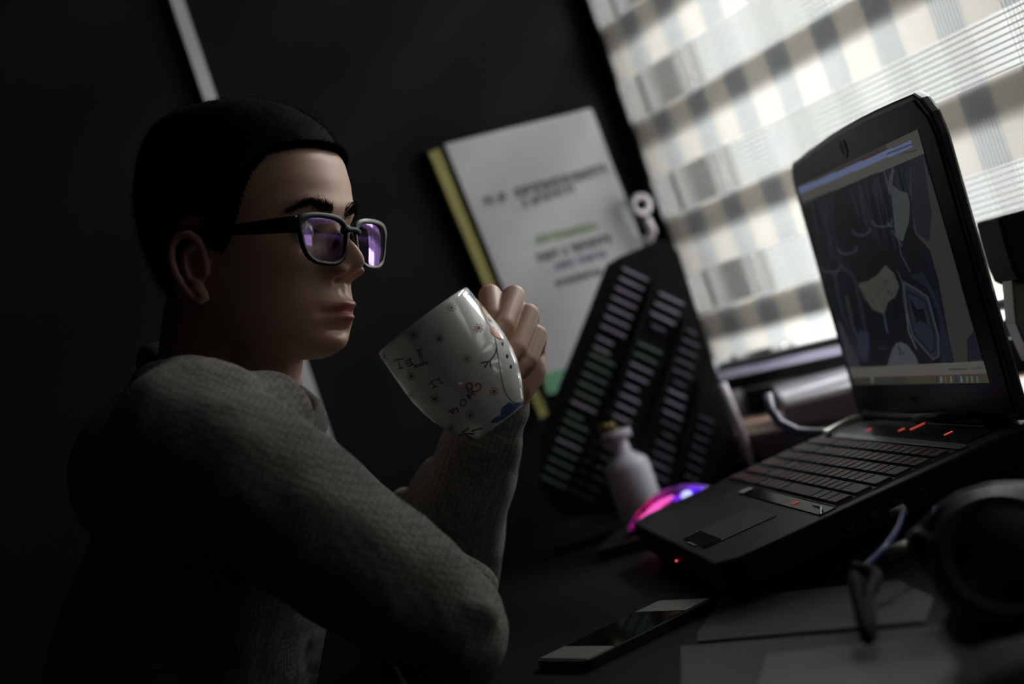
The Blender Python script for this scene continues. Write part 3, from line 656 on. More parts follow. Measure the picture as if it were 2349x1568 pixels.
# ------------------------------------------------------------------ near right clutter
pm_ = mat('grey_paper', (.065, .065, .064), .8, bump=(6, .4, .01)); pl_ = mat('ruled_paper', (.12, .12, .124), .6)
def flat(pxs, z0_, z1_, nm, m, par, bev=0):
    q = [hit(x, y, Vector((0, 0, CZ + z1_)), Vector((0, 0, 1))) for x, y in pxs]; g = G()
    g.prism([(p.x, p.y) for p in q], CZ + z0_, CZ + z1_); return g.obj(nm, m, par, Matrix(), bevel=bev)
nb = thing('notepad', 'grey ruled notepad lying nearest the camera under dark cables', 'notepad', T(hit(1900, 1500, Vector((0, 0, CZ + DZ)), Vector((0, 0, 1)))))
flat([(1560, 1720), (1560, 1480), (2150, 1432), (2215, 1552), (2290, 1800)], DZ + .0005, DZ + .006, 'page_block', pm_, nb, .001)
flat([(1700, 1700), (1760, 1500), (2148, 1455), (2205, 1545), (2270, 1780)], DZ + .0061, DZ + .007, 'top_page', pl_, nb)
pp = tag(flat([(1600, 1450), (1660, 1370), (2060, 1330), (2140, 1368), (2120, 1424), (1600, 1470)], DZ + .0005, DZ + .003, 'paper_sheet', pm_, None), 'dim grey paper sheet on the desk just beyond the notepad', 'paper')
cb = mat('blue_cable', (.02, .05, .16), .35); ck = mat('black_cable', (.004, .004, .004), .7, spec=.2); cg = mat('olive_grey_plug', (.16, .17, .14), .4)
def cable(pts, r, m, nm, label, cat='cable', plug=None):
    V = [P(*p) for p in pts]
    # smooth catmull-rom
    o = []
    for i in range(len(V) - 1):
        p0, p1, p2, p3 = V[max(i - 1, 0)], V[i], V[i + 1], V[min(i + 2, len(V) - 1)]
        for k in range(6):
            t = k / 6; o.append(.5 * ((2 * p1) + (p2 - p0) * t + (2 * p0 - 5 * p1 + 4 * p2 - p3) * t * t + (3 * p1 - p0 - 3 * p2 + p3) * t ** 3))
    o.append(V[-1]); 
    for q in o: q.z = max(q.z, CZ + DZ + r + .0005)
    t_ = thing(nm, label, cat, T(o[0]))
    G().tube(o, r, 10).obj('cord', m, t_, Matrix(), smooth=True)
    if plug:
        a, b__ = P(*plug[0]), P(*plug[1]); G().tube([a, b__], plug[2], 10).obj('plug', cg, t_, Matrix(), smooth=True, bevel=0)
    return t_
cable([(2072, 1172, 1.17), (2062, 1205, 1.15), (2045, 1235, 1.13), (2030, 1255, 1.11), (2000, 1285, 1.10), (1970, 1312, 1.09)], .0028, cb, 'usb_cable', 'blue cable with an olive plug drooping from the side of the laptop', plug=((2045, 1183, 1.172), (2078, 1167, 1.172), .0045))
cable([(2145, 1165, 1.16), (2140, 1195, 1.13), (2120, 1235, 1.11), (2085, 1255, 1.10), (2040, 1275, 1.09)], .0024, cb, 'usb_cable', 'dim blue cable right of the brighter one below the laptop', plug=((2036, 1272, 1.09), (2085, 1250, 1.09), .005))
cable([(1960, 1300, 1.06), (2010, 1318, 1.03), (1990, 1370, 1.0), (1994, 1420, .97), (1988, 1460, .95), (1960, 1330, 1.0), (1975, 1350, 1.0)], .0045, ck, 'black_cable', 'black cable loop hanging over the grey paper near the camera')
# headphones at the right edge
hp = thing('headphones', 'black headphones with a steel blue band and pale ear ring at lower right', 'headphones', T(hit(2250, 1400, Vector((0, 0, CZ + DZ)), Vector((0, 0, 1)))))
hb = [P(*p) for p in ((2098, 1262, .98), (2130, 1215, .975), (2165, 1180, .97), (2210, 1155, .965), (2270, 1140, .96), (2340, 1138, .955), (2420, 1160, .95), (2480, 1230, .945))]
G().tube(hb, [.006, .0065, .007, .008, .009, .009, .008, .006], 12).obj('headband', mat('band_plastic', (.03, .036, .05), .4), hp, Matrix(), smooth=True)
cc = P(2300, 1290, .86); Zc = (Vector((0, 0, .5)) + BK * .85).normalized(); Xc = Vector((1, 0, 0)); Yc = Zc.cross(Xc).normalized()
CM = M_(Xc, Yc, Zc, cc)
G().lathe([(.001, .012), (.030, .012), (.038, .006), (.040, -.008), (.032, -.020), (.001, -.022)], 40, CM).obj('ear_cup', mat('cup_black', (.010, .010, .011), .35), hp, Matrix(), smooth=True)
G().lathe([(.030, .0125), (.036, .015), (.040, .011), (.0405, .006)], 40, CM).obj('ear_ring', mat('pale_ring', (.05, .05, .045), .35), hp, Matrix(), smooth=True)
cc2 = cc + Vector((.06, -.02, -.02)); 
G().cap(P(2120, 1250, .975), .012, P(2180, 1290, .965), .016).obj('yoke', mat('cup_black', (0, 0, 0)), hp, Matrix(), smooth=True)
G().cap(cc + Vector((-.030, .005, -.028)), .013, cc + Vector((.05, 0, -.034)), .014).obj('cushion', mat('cushion_grey', (.16, .16, .13), .45), hp, Matrix(), smooth=True)
G().ball((.385, .93, CZ + DZ + .0275), (.030, .022, .027)).obj('ear_cup', mat('cup_black', (0, 0, 0)), hp, Matrix(), smooth=True)
# black desk lamp head at right edge
dl = thing('desk_lamp', 'black angular lamp head on a grey stem at the right edge beside the screen', 'lamp', T(Vector((.50, 1.40, CZ + DZ))))
yl = 1.38
def lp_(pts, ya, yb, nm, m, bevel=0):
    q = [P(x, y, yl) for x, y in pts]; g = G(); g.prism([(p.x, p.z) for p in q], ya, yb, lambda x, z, h: (x, h, z)); return g.obj(nm, m, dl, Matrix(), bevel=bevel)
lp_([(2290, 497), (2420, 462), (2490, 600), (2360, 650), (2335, 640), (2322, 610)], yl, yl + .07, 'shade', mat('lamp_black', (.006, .006, .006), .7, spec=.15), .004)
lp_([(2338, 640), (2372, 630), (2420, 800), (2385, 830), (2346, 740)], yl + .02, yl + .05, 'stem', mat('grey_stem', (.16, .16, .14), .35), .002)
st0 = P(2400, 812, yl + .035)
G().tube([st0, Vector((st0.x, st0.y, CZ + DZ + .018))], .008, 12).obj('pole', black_pl, dl, Matrix(), smooth=True)
G().lathe([(.001, 0), (.055, 0), (.055, .01), (.012, .018), (.001, .018)], 40, T(Vector((st0.x, st0.y, CZ + DZ + .0005)))).obj('base', black_pl, dl, Matrix(), smooth=True)

# ------------------------------------------------------------------ mug
Cm = P(971, 737, 1.27); ppm = F / 1.27
am = (RT * .603 + UP * -.797); nm_ = (RT * .797 + UP * .603); tm = Vector((0, -1, 0)); am.normalize(); nm_.normalize()
prof_px = [(0, 128), (60, 131), (100, 132.5), (135, 132), (170, 127.5), (200, 120), (230, 107.5), (255, 94), (272, 83), (284, 76), (288, 71)]
pa = np.array([p[0] for p in prof_px]) / ppm; pr_ = np.array([p[1] for p in prof_px]) / ppm
def mr_(t): return float(np.interp(t, pa, pr_))
mug = thing('mug', 'white mug printed with snowflakes and a snowman, tilted in the raised hand', 'mug', T(Cm + am * .1045))
MU = M_(nm_, am.cross(nm_), am, Cm)      # local z: from rim to base
tt = np.linspace(0, pa[-1], 40)
mprof = [(mr_(t) , t) for t in tt]
inner = [(max(.001, mr_(t) - .0035), t) for t in np.linspace(pa[-1] - .006, .001, 30)]
full = [(.001, pa[-1] - .003), (.017, pa[-1] - .003), (.019, pa[-1] + .001), (pr_[-1] - .001, pa[-1] + .001)] + mprof[::-1] + [(mr_(0) - .0008, -.0012), (mr_(0) - .0022, -.0014), (mr_(0) - .0032, -.0005)] + inner[::-1] + [(.001, pa[-1] - .007)]
full = full[::-1]
ceramic = mat('glazed_white_ceramic', (.72, .71, .69), .10, coat=1.0)
G().lathe(full, 96, MU).obj('body', ceramic, mug, Matrix(), smooth=True)
# handle on the far right side
hd = (nm_ * .46 + Vector((0, 1, 0)) * .89).normalized()
def hpnt(t, r): return Cm + am * t + hd * r
hpts = [hpnt(.022, mr_(.022) - .001), hpnt(.020, .060), hpnt(.024, .071), hpnt(.038, .079), hpnt(.052, .078), hpnt(.064, .068), hpnt(.072, .056), hpnt(.077, mr_(.077) - .001)]
G().tube(hpts, [.006, .0058, .0055, .0055, .0055, .0055, .0058, .006], 14).obj('handle', ceramic, mug, Matrix(), smooth=True)
def mugpt(px, py, off=.00025):
    dx, dy = (px - 971) / ppm, (737 - py) / ppm
    al = dx * .603 - dy * .797; pe = dx * .797 + dy * .603
    al = min(max(al, .0005), pa[-1]); r = mr_(al) + off; pe = max(-r * .995, min(r * .995, pe))
    return Cm + am * al + nm_ * pe + tm * math.sqrt(max(r * r - pe * pe, 0))
def c2(X_, Y_): return (820 + X_ / 3.408, 600 + Y_ / 3.408)
def mstroke(g, pts, w):
    pts = [c2(*p) for p in pts]; o = []
    for (x0, y0), (x1, y1) in zip(pts[:-1], pts[1:]):
        n = max(1, int(math.hypot(x1 - x0, y1 - y0) / 2.5)); o += [(x0 + (x1 - x0) * k / n, y0 + (y1 - y0) * k / n) for k in range(n)]
    o.append(pts[-1]); vs = []
    for i, (x, y) in enumerate(o):
        x0, y0 = o[max(i - 1, 0)]; x1, y1 = o[min(i + 1, len(o) - 1)]; L_ = math.hypot(x1 - x0, y1 - y0) or 1
        nx, ny = -(y1 - y0) / L_ * w / 2, (x1 - x0) / L_ * w / 2
        vs += [mugpt(x + nx, y + ny), mugpt(x - nx, y - ny)]
    g.add(vs, [(2 * i, 2 * i + 1, 2 * i + 3, 2 * i + 2) for i in range(len(o) - 1)])
def mfill(g, poly, off=.0002, st_=1.6):
    poly = [c2(*p) for p in poly]; xs = [p[0] for p in poly]; ys = [p[1] for p in poly]
    def ins(x, y):
        c = False
        for i in range(len(poly)):
            x0, y0 = poly[i]; x1, y1 = poly[i - 1]
            if (y0 > y) != (y1 > y) and x < (x1 - x0) * (y - y0) / (y1 - y0) + x0: c = not c
        return c
    y = min(ys)
    while y < max(ys):
        x = min(xs)
        while x < max(xs):
            if ins(x + st_ / 2, y + st_ / 2): g.add([mugpt(x, y, off), mugpt(x + st_, y, off), mugpt(x + st_, y + st_, off), mugpt(x, y + st_, off)], [(3, 2, 1, 0)])
            x += st_
        y += st_
def deco(nm, col, fn, rough=.25):
    g = G(); fn(g); return g.obj(nm, mat('print_%s_%d' % (nm, int(sum(col) * 1000)), col, rough), mug, Matrix())
FL = [(750, 365, (.16, .22, .07)), (900, 270, (.06, .13, .35)), (955, 520, (.22, .02, .02)), (662, 600, (.035, .02, .02)), (465, 578, (.03, .03, .03)), (868, 755, (.12, .18, .06)), (1073, 1003, (.35, .08, .03)), (222, 745, (.06, .08, .04)), (440, 888, (.04, .035, .03)), (620, 1060, (.035, .03, .03)), (890, 1185, (.05, .04, .04)), (1188, 1168, (.01, .03, .14)), (430, 1040, (.05, .04, .04)), (735, 1292, (.05, .04, .04))]
for X_, Y_, c in FL:
    def fl(g):
        for k in range(4):
            a = math.radians(20 + 45 * k); dx, dy = 33 * math.cos(a), 33 * math.sin(a)
            mstroke(g, [(X_ - dx, Y_ - dy), (X_ + dx, Y_ + dy)], 1.3)
            for s_ in (-1, 1): mstroke(g, [(X_ + s_ * dx * .86, Y_ + s_ * dy * .86), (X_ + s_ * dx * 1.04, Y_ + s_ * dy * 1.04)], 2.8)
    deco('snowflake', c, fl)
deco('snow_shadow', (.07, .12, .27), lambda g: mfill(g, [(1040, 1250), (1062, 1215), (1120, 1185), (1130, 1130), (1180, 1088), (1225, 1100), (1306, 1100), (1285, 1140), (1200, 1190), (1120, 1235)], .00012))
def txt(g):
    for s_ in ([(305, 778), (318, 762), (384, 752)], [(340, 762), (358, 828)], [(335, 832), (384, 822)], [(395, 778), (450, 748)], [(405, 795), (440, 780)], [(412, 815), (470, 790)], [(430, 755), (452, 800)],
               [(480, 690), (535, 682)], [(500, 692), (524, 790)], [(515, 690), (542, 785)], [(460, 812), (500, 798), (572, 776)], [(468, 822), (575, 786)],
               [(575, 950), (632, 905)], [(602, 930), (622, 972)], [(604, 974), (646, 960)], [(652, 905), (672, 935)], [(640, 912), (668, 896)], [(664, 942), (690, 930)]): mstroke(g, s_, 2.3)
deco('lettering', (.035, .03, .03), txt)
def snow1(g):
    mstroke(g, [(940, 962), (934, 950), (946, 938), (966, 944), (976, 962), (966, 986), (940, 1002), (912, 1000), (900, 984), (912, 962), (904, 942), (884, 934), (868, 946), (866, 972), (878, 996), (886, 1012)], 2.6)
deco('lettering', (.20, .035, .025), snow1)
def snow2(g):
    for s_ in ([(898, 1004), (932, 1030)], [(905, 1012), (885, 1050)], [(885, 1050), (876, 1018)], [(866, 1024), (898, 1064)],
               [(862, 1078), (848, 1062), (826, 1064), (812, 1086), (820, 1108), (842, 1112), (860, 1098), (862, 1078)],
               [(802, 1168), (790, 1120), (772, 1150), (752, 1128), (760, 1162)], [(752, 1172), (738, 1140)], [(722, 1150), (770, 1172)]): mstroke(g, s_, 2.4)
deco('lettering', (.10, .03, .03), snow2)
ink = (.012, .013, .03)
def snowman(g):
    mstroke(g, [(1080, 595), (1090, 650), (1100, 720), (1112, 800), (1122, 860), (1135, 930), (1150, 990), (1172, 1040), (1205, 1080), (1240, 1098), (1270, 1092), (1306, 1086)], 1.3)
    mstroke(g, [(1000, 412), (1004, 440), (1020, 475), (1045, 505), (1080, 520)], 1.0)
    mstroke(g, [(955, 318), (975, 372), (1000, 415), (1024, 404)], 1.0)
deco('snowman_outline', ink, snowman)
def arm_(g):
    mstroke(g, [(1092, 672), (1086, 705), (1068, 740), (1040, 768), (1008, 780), (970, 785)], 3.0)
    mstroke(g, [(1034, 770), (1016, 798), (1000, 822)], 3.2); mstroke(g, [(1042, 768), (1046, 798), (1052, 820)], 3.0)
deco('snowman_arm', ink, arm_)
for X_, Y_ in ((1140, 640), (1173, 735), (1202, 815)):
    deco('button', (.02, .02, .02), lambda g: mfill(g, [(X_ + 8 * math.cos(i * .6) + 3 * math.sin(i * .6), Y_ + 15 * math.sin(i * .6)) for i in range(10)], .0003, .7))
deco('scarf', (.45, .14, .06), lambda g: mfill(g, [(1040, 512), (1062, 516), (1096, 530), (1116, 560), (1132, 604), (1108, 604), (1076, 584), (1050, 556)], .0003, .9))
deco('hat_band', (.60, .42, .12), lambda g: mfill(g, [(974, 352), (988, 356), (1006, 380), (1022, 404), (1002, 420), (984, 392)], .0003, .8))
deco('hat', (.30, .14, .06), lambda g: mfill(g, [(952, 308), (962, 318), (990, 358), (978, 352), (964, 340)], .0003, .8))
deco('carrot_nose', (.45, .25, .06), lambda g: mfill(g, [(1018, 430), (1030, 436), (1066, 470), (1036, 460)], .0004, .8))
deco('twig', (.02, .02, .02), lambda g: [mstroke(g, s_, 3.2) for s_ in ([(795, 1348), (860, 1335), (920, 1335)], [(850, 1345), (905, 1384)], [(822, 1328), (880, 1284)], [(898, 1312), (985, 1285)])])

# ------------------------------------------------------------------ person
HC = P(575, 555, 1.345)
psi = math.radians(28.2)
Fv = Vector((math.cos(psi), .05, math.sin(psi))).normalized()      # camera frame: right, up, towards the camera
Uv = Vector((-.035, 1, -.02)); Uv = (Uv - Fv * Uv.dot(Fv)).normalized(); Lv = Uv.cross(Fv)
def cw(v): return RT * v.x + UP * v.y + BK * v.z
hX, hY, hZ = cw(Fv), cw(Lv), cw(Uv)
HMx = M_(hX, hY, hZ, HC)                    # head frame, metres; near side is -Y
def hw(x, y, z): return HMx @ Vector((x * .01, y * .01, z * .01))
person = thing('person', 'person in grey knit sweater and glasses raising a mug and gazing right', 'person', T(Vector((-.42, 1.34, CZ - .5))))
zt = [11.7, 11.4, 10.8, 9.8, 8.3, 6.5, 4.5, 2.5, 1, 0, -1, -2.5, -4, -5.5, -6.9, -7.9, -8.8, -9.5, -10.1, -10.6]
xf = [-.2, 2.4, 4.2, 5.9, 7.6, 8.8, 9.35, 9.45, 9.3, 9.1, 9.0, 9.05, 9.15, 9.25, 9.2, 9.05, 8.9, 8.7, 8.2, 6.8]
xb = [-2.2, -4.3, -6.0, -7.4, -8.3, -8.8, -9.0, -8.9, -8.7, -8.5, -8.2, -7.7, -6.9, -5.8, -4.0, -2.0, -.2, 1.4, 2.8, 4.4]
hwid = [.8, 2.6, 4.3, 5.7, 6.8, 7.35, 7.6, 7.65, 7.6, 7.5, 7.35, 7.1, 6.8, 6.4, 5.85, 5.3, 4.6, 3.9, 2.9, 1.4]
ztr = zt[::-1]
def li(z, a): return float(np.interp(z, ztr, a[::-1]))
def smooth_tab(a):
    zz = np.linspace(zt[-1], zt[0], 231); v = np.interp(zz, ztr, a[::-1]); k = np.ones(9) / 9
    vp = np.concatenate([np.full(4, v[0]) - (np.arange(4, 0, -1)) * (v[1] - v[0]), v, np.full(4, v[-1]) + np.arange(1, 5) * (v[-1] - v[-2])]); return zz, np.convolve(vp, k, 'valid')
ZZ, XF = smooth_tab(xf); _, XB = smooth_tab(xb); _, HWD = smooth_tab(hwid)
def ga(y, z, y0, z0, sy, sz): return math.exp(-((y - y0) / sy) ** 2 - ((z - z0) / sz) ** 2)
def smst(a, b, x): t = min(1, max(0, (x - a) / (b - a))); return t * t * (3 - 2 * t)
def face_dx(y, z):
    ay = abs(y); d = 0
    d += .30 * ga(ay, z, 2.9, 2.3, 2.2, .8) + .12 * ga(y, z, 0, 2.2, 1.2, .9)
    d -= .85 * ga(ay, z, 3.0, .15, 1.5, 1.15)
    d += .50 * ga(ay, z, 3.3, -.05, 1.25, .62)
    d -= .25 * ga(ay, z, 3.3, .95, 1.5, .28)
    d -= .45 * ga(y, z, 0, .5, .9, .9)
    # nose
    hN = 0
    if z > -2.5: hN = 2.80 * smst(2.0, -2.6, z) ** 1.05
    else: hN = 2.80 * math.exp(-(abs(z + 2.5) / 1.28) ** 2.15)
    sN = .60 + .70 * smst(-.3, -2.6, z)
    d += hN * math.exp(-(ay / sN) ** 2.0 * .9)
    d += 1.30 * ga(ay, z, 1.45, -3.35, .55, .62)
    d -= .95 * ga(ay, z, .75, -3.95, .36, .26)
    # muzzle, lips, chin
    d += .45 * ga(y, z, 0, -6.5, 2.7, 1.9)
    d -= .10 * ga(y, z, 0, -5.2, .35, .5); d += .07 * ga(ay, z, .55, -5.2, .3, .5)
    d += .84 * ga(y, z, 0, -6.08, 1.70, .46) + .10 * ga(ay, z, .6, -6.0, .5, .3)
    d += .88 * ga(y, z, 0, -7.22, 1.45, .48)
    d -= .55 * math.exp(-(y / 2.1) ** 4 - ((z + 6.68 + .03 * y * y) / .17) ** 2)
    d -= .22 * ga(ay, z, 2.35, -6.75, .4, .4)
    d -= .50 * ga(y, z, 0, -8.25, 1.6, .42)
    d += .45 * ga(y, z, 0, -9.3, 1.6, .85)
    d += .35 * ga(ay, z, 4.6, -1.9, 1.7, 1.3)       # cheekbones
    d -= .15 * ga(ay, z, 3.2, -4.6, 1.0, 1.6)
    # almond eye opening
    e = (ay - 3.15) / 1.35
    if abs(e) < 1:
        h = .34 * (1 - e * e); zc = .02 + .08 * e
        d -= .42 * smst(h, h * .35, abs(z - zc))
    return d
NT = 300
def head_grid(off=0.0, zlist=None):
    rings = []
    for z in (zlist if zlist is not None else np.linspace(-10.6, 11.7, 300)):
        a_f = float(np.interp(z, ZZ, XF)); a_b = float(np.interp(z, ZZ, XB)); w = float(np.interp(z, ZZ, HWD))
        # rounder crown / chin
        c = (a_f * .35 + a_b * .65) if z > 4 else (a_f * .35 + a_b * .65)
        ring = []
        for k in range(NT):
            th = 2 * math.pi * k / NT; ct, st_ = math.cos(th), math.sin(th)
            A = (a_f - c) if ct > 0 else (c - a_b); n = 2.35 if ct > 0 else 2.1
            r = (abs(ct / A) ** n + abs(st_ / w) ** n) ** (-1 / n)
            x, y = c + r * ct, r * st_
            wf = smst(.12, .5, ct)
            if wf > 0 and off == 0: x += face_dx(y, z) * wf
            if off: x += ct * off; y += st_ * off
            ring.append((x, y, float(z)))
        rings.append(ring)
    return rings
rings = head_grid()
hg = G(); vs = [hw(*p) for r in rings for p in r]; nr = len(rings)
fs = [(i * NT + k, i * NT + (k + 1) % NT, (i + 1) * NT + (k + 1) % NT, (i + 1) * NT + k) for i in range(nr - 1) for k in range(NT)]
fs += [tuple(range(NT - 1, -1, -1)), tuple(range((nr - 1) * NT, nr * NT))]
hg.add(vs, fs)
# ears
for sgn in (-1, 1):
    def ep(x, z, o=0.0): return hw(x + 1.4, sgn * (7.35 + o), z - 1.1)
    oc = [(-.3, -1.2, .1), (-.35, -.1, .5), (-.5, .7, .8), (-1.2, 1.25, 1.1), (-2.1, 1.15, 1.35), (-2.75, .4, 1.5), (-2.85, -.8, 1.5), (-2.6, -2.0, 1.3), (-2.1, -3.1, 1.0), (-1.5, -3.9, .7), (-.9, -4.3, .45), (-.5, -4.1, .2)]
    for (a, b) in zip(oc[:-1], oc[1:]): hg.cap(ep(*a), .0036, ep(*b), .0036, 12)
    for (a, b) in zip([(-1.3, .35, .7), (-1.9, -.3, .85), (-1.95, -1.4, .9), (-1.65, -2.4, .8)], [(-1.9, -.3, .85), (-1.95, -1.4, .9), (-1.65, -2.4, .8), (-1.0, -2.8, .6)]): hg.cap(ep(*a), .0030, ep(*b), .0030, 12)
    for (a, b) in zip([(-1.2, -3.2, .3)], [(-.7, -3.8, .3)]): hg.cap(ep(*a), .0060, ep(*b), .0052, 12)
    hg.cap(ep(-.25, -1.5, .2), .0038, ep(-.25, -2.0, .25), .0038, 12)
    hg.ball(ep(-1.5, -1.0, .05), (.0130, .0052, .0235), hX, hY, hZ)
# neck and hidden torso, arms
def Q(px, py, y, r): return (P(px, py, y), r)
neck_b = hw(-4.6, 0, -15.5)
hg.cap(hw(-2.6, 0, -6.5), .058, hw(-4.2, 0, -14.5), .060, 40); hg.cap(hw(.5, 0, -8.3), .042, hw(-2.0, 0, -14.5), .050, 40)
SHN, SHF = P(425, 1015, 1.165), P(590, 1050, 1.50)
chest = (SHN + SHF) / 2 + Vector((-.02, 0, -.03))
hg.cap(neck_b, .06, chest, .08, 30)
hg.chain([(chest + Vector((0, -.1, 0)), .075), (chest + Vector((0, .1, 0)), .075)])
elN, elF = P(1035, 1432, 1.165), P(1040, 1345, 1.47); wrF = P(1160, 905, 1.385)
hg.chain([(chest + Vector((0, -.08, 0)), .06), (SHN, .045), (elN, .032), (P(980, 1462, 1.36), .026)])
hg.chain([(chest + Vector((0, .08, 0)), .06), (SHF, .045), (elF, .032), (P(1062, 1160, 1.435), .028), (P(1110, 1010, 1.405), .025), (P(1140, 940, 1.395), .0225), (P(1172, 880, 1.39), .023)])
mx0 = (SHN + SHF) / 2
hg.chain([(mx0 + Vector((-.035, 0, -.06)), .055), (Vector((mx0.x - .15, mx0.y, CZ - .29)), .075), (Vector((mx0.x - .205, mx0.y, CZ - .5)), .09)])
# hand (far arm): palm behind the handle, fingers curled round it
def f_(*pts): hg.chain([Q(*p) for p in pts], 20)
hg.chain([(P(1172, 880, 1.39), .023), Q(1192, 845, 1.40, .025)], 24)
for a in ((1195, 845, 1.40, .022), (1180, 860, 1.405, .022)):
    for b in ((1140, 745, 1.425, .0125), (1175, 745, 1.425, .0130), (1205, 775, 1.42, .0125), (1222, 810, 1.41, .0120)): f_(a, b)
f_((1140, 745, 1.425, .0118), (1124, 678, 1.372, .0108), (1132, 725, 1.347, .0095), (1128, 742, 1.343, .0085))
f_((1175, 745, 1.425, .0118), (1179, 680, 1.368, .0108), (1156, 745, 1.336, .0096), (1146, 768, 1.345, .0085))
f_((1205, 775, 1.42, .0118), (1211, 722, 1.362, .0106), (1184, 800, 1.330, .0096), (1174, 822, 1.342, .0085))
f_((1222, 810, 1.41, .0110), (1232, 768, 1.360, .0094), (1212, 828, 1.334, .0084), (1198, 850, 1.342, .0076))
f_((1178, 865, 1.395, .0150), (1150, 805, 1.375, .0125), (1120, 750, 1.362, .0105), (1112, 728, 1.358, .0090))     # thumb
# near hand tucked in the crook of the far arm
hn = P(980, 1462, 1.36)
hg.chain([(hn, .026), (P(955, 1462, 1.42), .022)])
for k in range(4): hg.chain([(P(950, 1432 + k * 12, 1.42), .010), (P(942, 1420 + k * 12, 1.455), .009), (P(960, 1410 + k * 12, 1.475), .008)], 12)
body_me = fuse(hg, .00125, 2, .4)
# colour: redder lips, cheeks, nose and ears
inv = HMx.inverted(); nv = len(body_me.vertices); co = np.empty(nv * 3); body_me.vertices.foreach_get('co', co); co = co.reshape(-1, 3)
Mi = np.array(inv); loc = (co @ Mi[:3, :3].T + Mi[:3, 3]) * 100
skin = np.array((.50, .305, .22)); cols = np.ones((nv, 4)); cols[:, :3] = skin
x, y, z = loc.T; nearface = (x > 5) & (np.abs(y) < 8) & (np.abs(z) < 13)
def blend(m, c): cols[:, :3] = cols[:, :3] * (1 - m[:, None]) + np.array(c) * m[:, None]
lz = z + .03 * y * y
lip = np.clip(1.25 - ((y / 2.25) ** 2 + ((z + 6.72) / (1.05 * np.sqrt(np.clip(1 - (y / 2.7) ** 2, .05, 1)))) ** 2) ** 1.2, 0, 1) * (x > 7.5) * nearface
blend(lip * .95, (.44, .15, .135)); blend(np.exp(-((np.abs(y) - 4.2) / 1.8) ** 2 - ((z + 2.5) / 1.8) ** 2) * (x > 5) * .25, (.60, .30, .25))
blend(np.exp(-(y / 1.6) ** 2 - ((z + 3.5) / .9) ** 2) * (x > 8) * .25, (.58, .28, .24))
blend(((np.abs(y) < 9.5) & (np.abs(y) > 7.2) & (x < 2) & (x > -3) & (np.abs(z + 1.5) < 4)) * .35, (.50, .20, .17))
a = body_me.color_attributes.new('skin_tone', 'FLOAT_COLOR', 'POINT'); a.data.foreach_set('color', cols.ravel())
skm = mat('skin', (.5, .35, .27), .46, spec=.45, attr='skin_tone', sss=.12, bump=(900, .18, .0006))
body = link('body', body_me, skm, person, Matrix())
# eyes
eye_w = mat('eye_white', (.55, .53, .50), .15, coat=.5); iris = mat('dark_iris', (.02, .012, .008), .1, coat=1)
for s_ in (-1, 1):
    ez0 = li(0, xf) - .95
    ec = hw(7.62, s_ * 3.15, 0.02)
    e_ = G().ball(ec, .0118).obj('eyeball', eye_w, person, Matrix(), smooth=True)
    gd = (hX * .97 + hY * -.10 + hZ * .05).normalized()
    G().ball(ec + gd * .0068, (.0056, .0056, .0056)).obj('iris', iris, e_, Matrix(), smooth=True)
# hair: thick short cap
def zb(x, ay):
    zz = float(np.interp(x, [-9.6, -7, -5, -3.2, -2.2, -1.6, -1, .9, 1.2, 2.6, 3.4, 4.1, 4.7, 5.35, 6.2, 8.0, 9.5], [-8.2, -7.8, -6.4, -4.2, -1.5, 1.2, 1.9, 1.6, -.6, -1.4, -.2, 1.4, 3.4, 5.0, 6.5, 7.2, 7.3]))
    return zz
zl = np.linspace(-9, 11.7, 300); RG = head_grid(0.0001, zl)
NTn = NT; gh = G(); vmap = {}; vs = []; fs = []
def hairpt(p, i, k):
    x, y, z = p; e = z - zb(x, abs(y)); th = .16 + .84 * smst(-.1, 3.4, e)
    th *= (.35 + .65 * smst(-6, 5, z)); t = th * 1.0
    # direction outwards
    n = Vector((x + 1, y, max(z, -2) * 1.0)).normalized()
    # front tuft volume
    t *= 1 - .35 * smst(5, 9, z) * smst(1, 6, x)
    return hw(x + n.x * t, y + n.y * t, z + n.z * t)
keep = {}
for i, ring in enumerate(RG):
    for k, p in enumerate(ring): keep[(i, k)] = p[2] > zb(p[0], abs(p[1]))
def vid(i, k, p):
    if (i, k) not in vmap: vmap[(i, k)] = len(vs); vs.append(hairpt(p, i, k))
    return vmap[(i, k)]
hl = []
for i in range(len(RG) - 1):
    for k in range(NT):
        k2 = (k + 1) % NT; q = [(i, k), (i, k2), (i + 1, k2), (i + 1, k)]
        if all(keep[c] for c in q): fs.append(tuple(vid(a_, b_, RG[a_][b_]) for a_, b_ in q)); hl.append((RG[i][k]))
top = len(RG) - 1; fs.append(tuple(vid(top, k, RG[top][k]) for k in range(NT)))
gh.add(vs, fs); me = gh.mesh('hair')
ho = bpy.data.objects.new('tmp', me); COL.objects.link(ho)
so = ho.modifiers.new('s', 'SOLIDIFY'); so.thickness = .003; so.offset = -1
tx = bpy.data.textures.new('hairnoise', 'CLOUDS'); tx.noise_scale = .006; dm = ho.modifiers.new('d', 'DISPLACE'); dm.texture = tx; dm.strength = .0010; dm.mid_level = .5
dg = bpy.context.evaluated_depsgraph_get(); me2 = bpy.data.meshes.new_from_object(ho.evaluated_get(dg)); bpy.data.objects.remove(ho)
hairm = mat('black_hair', (.0035, .0032, .003), .85, spec=.06)
hair = link('hair', me2, hairm, person, Matrix(), smooth=True)
gs = G(); vs = []; fs = []
def strand(p, d, L_, w):
    s_ = d.cross(Vector((R.random() - .5, R.random() - .5, R.random() - .5))).normalized() * w
    b0_ = p - s_; b1_ = p + s_; n = len(vs); vs.extend([tuple(b0_), tuple(b1_), tuple(p + d * L_)]); fs.append((n, n + 1, n + 2))
hedge = [p for p in hl if p[2] - zb(p[0], abs(p[1])) < .7 and p[0] > 1.5]
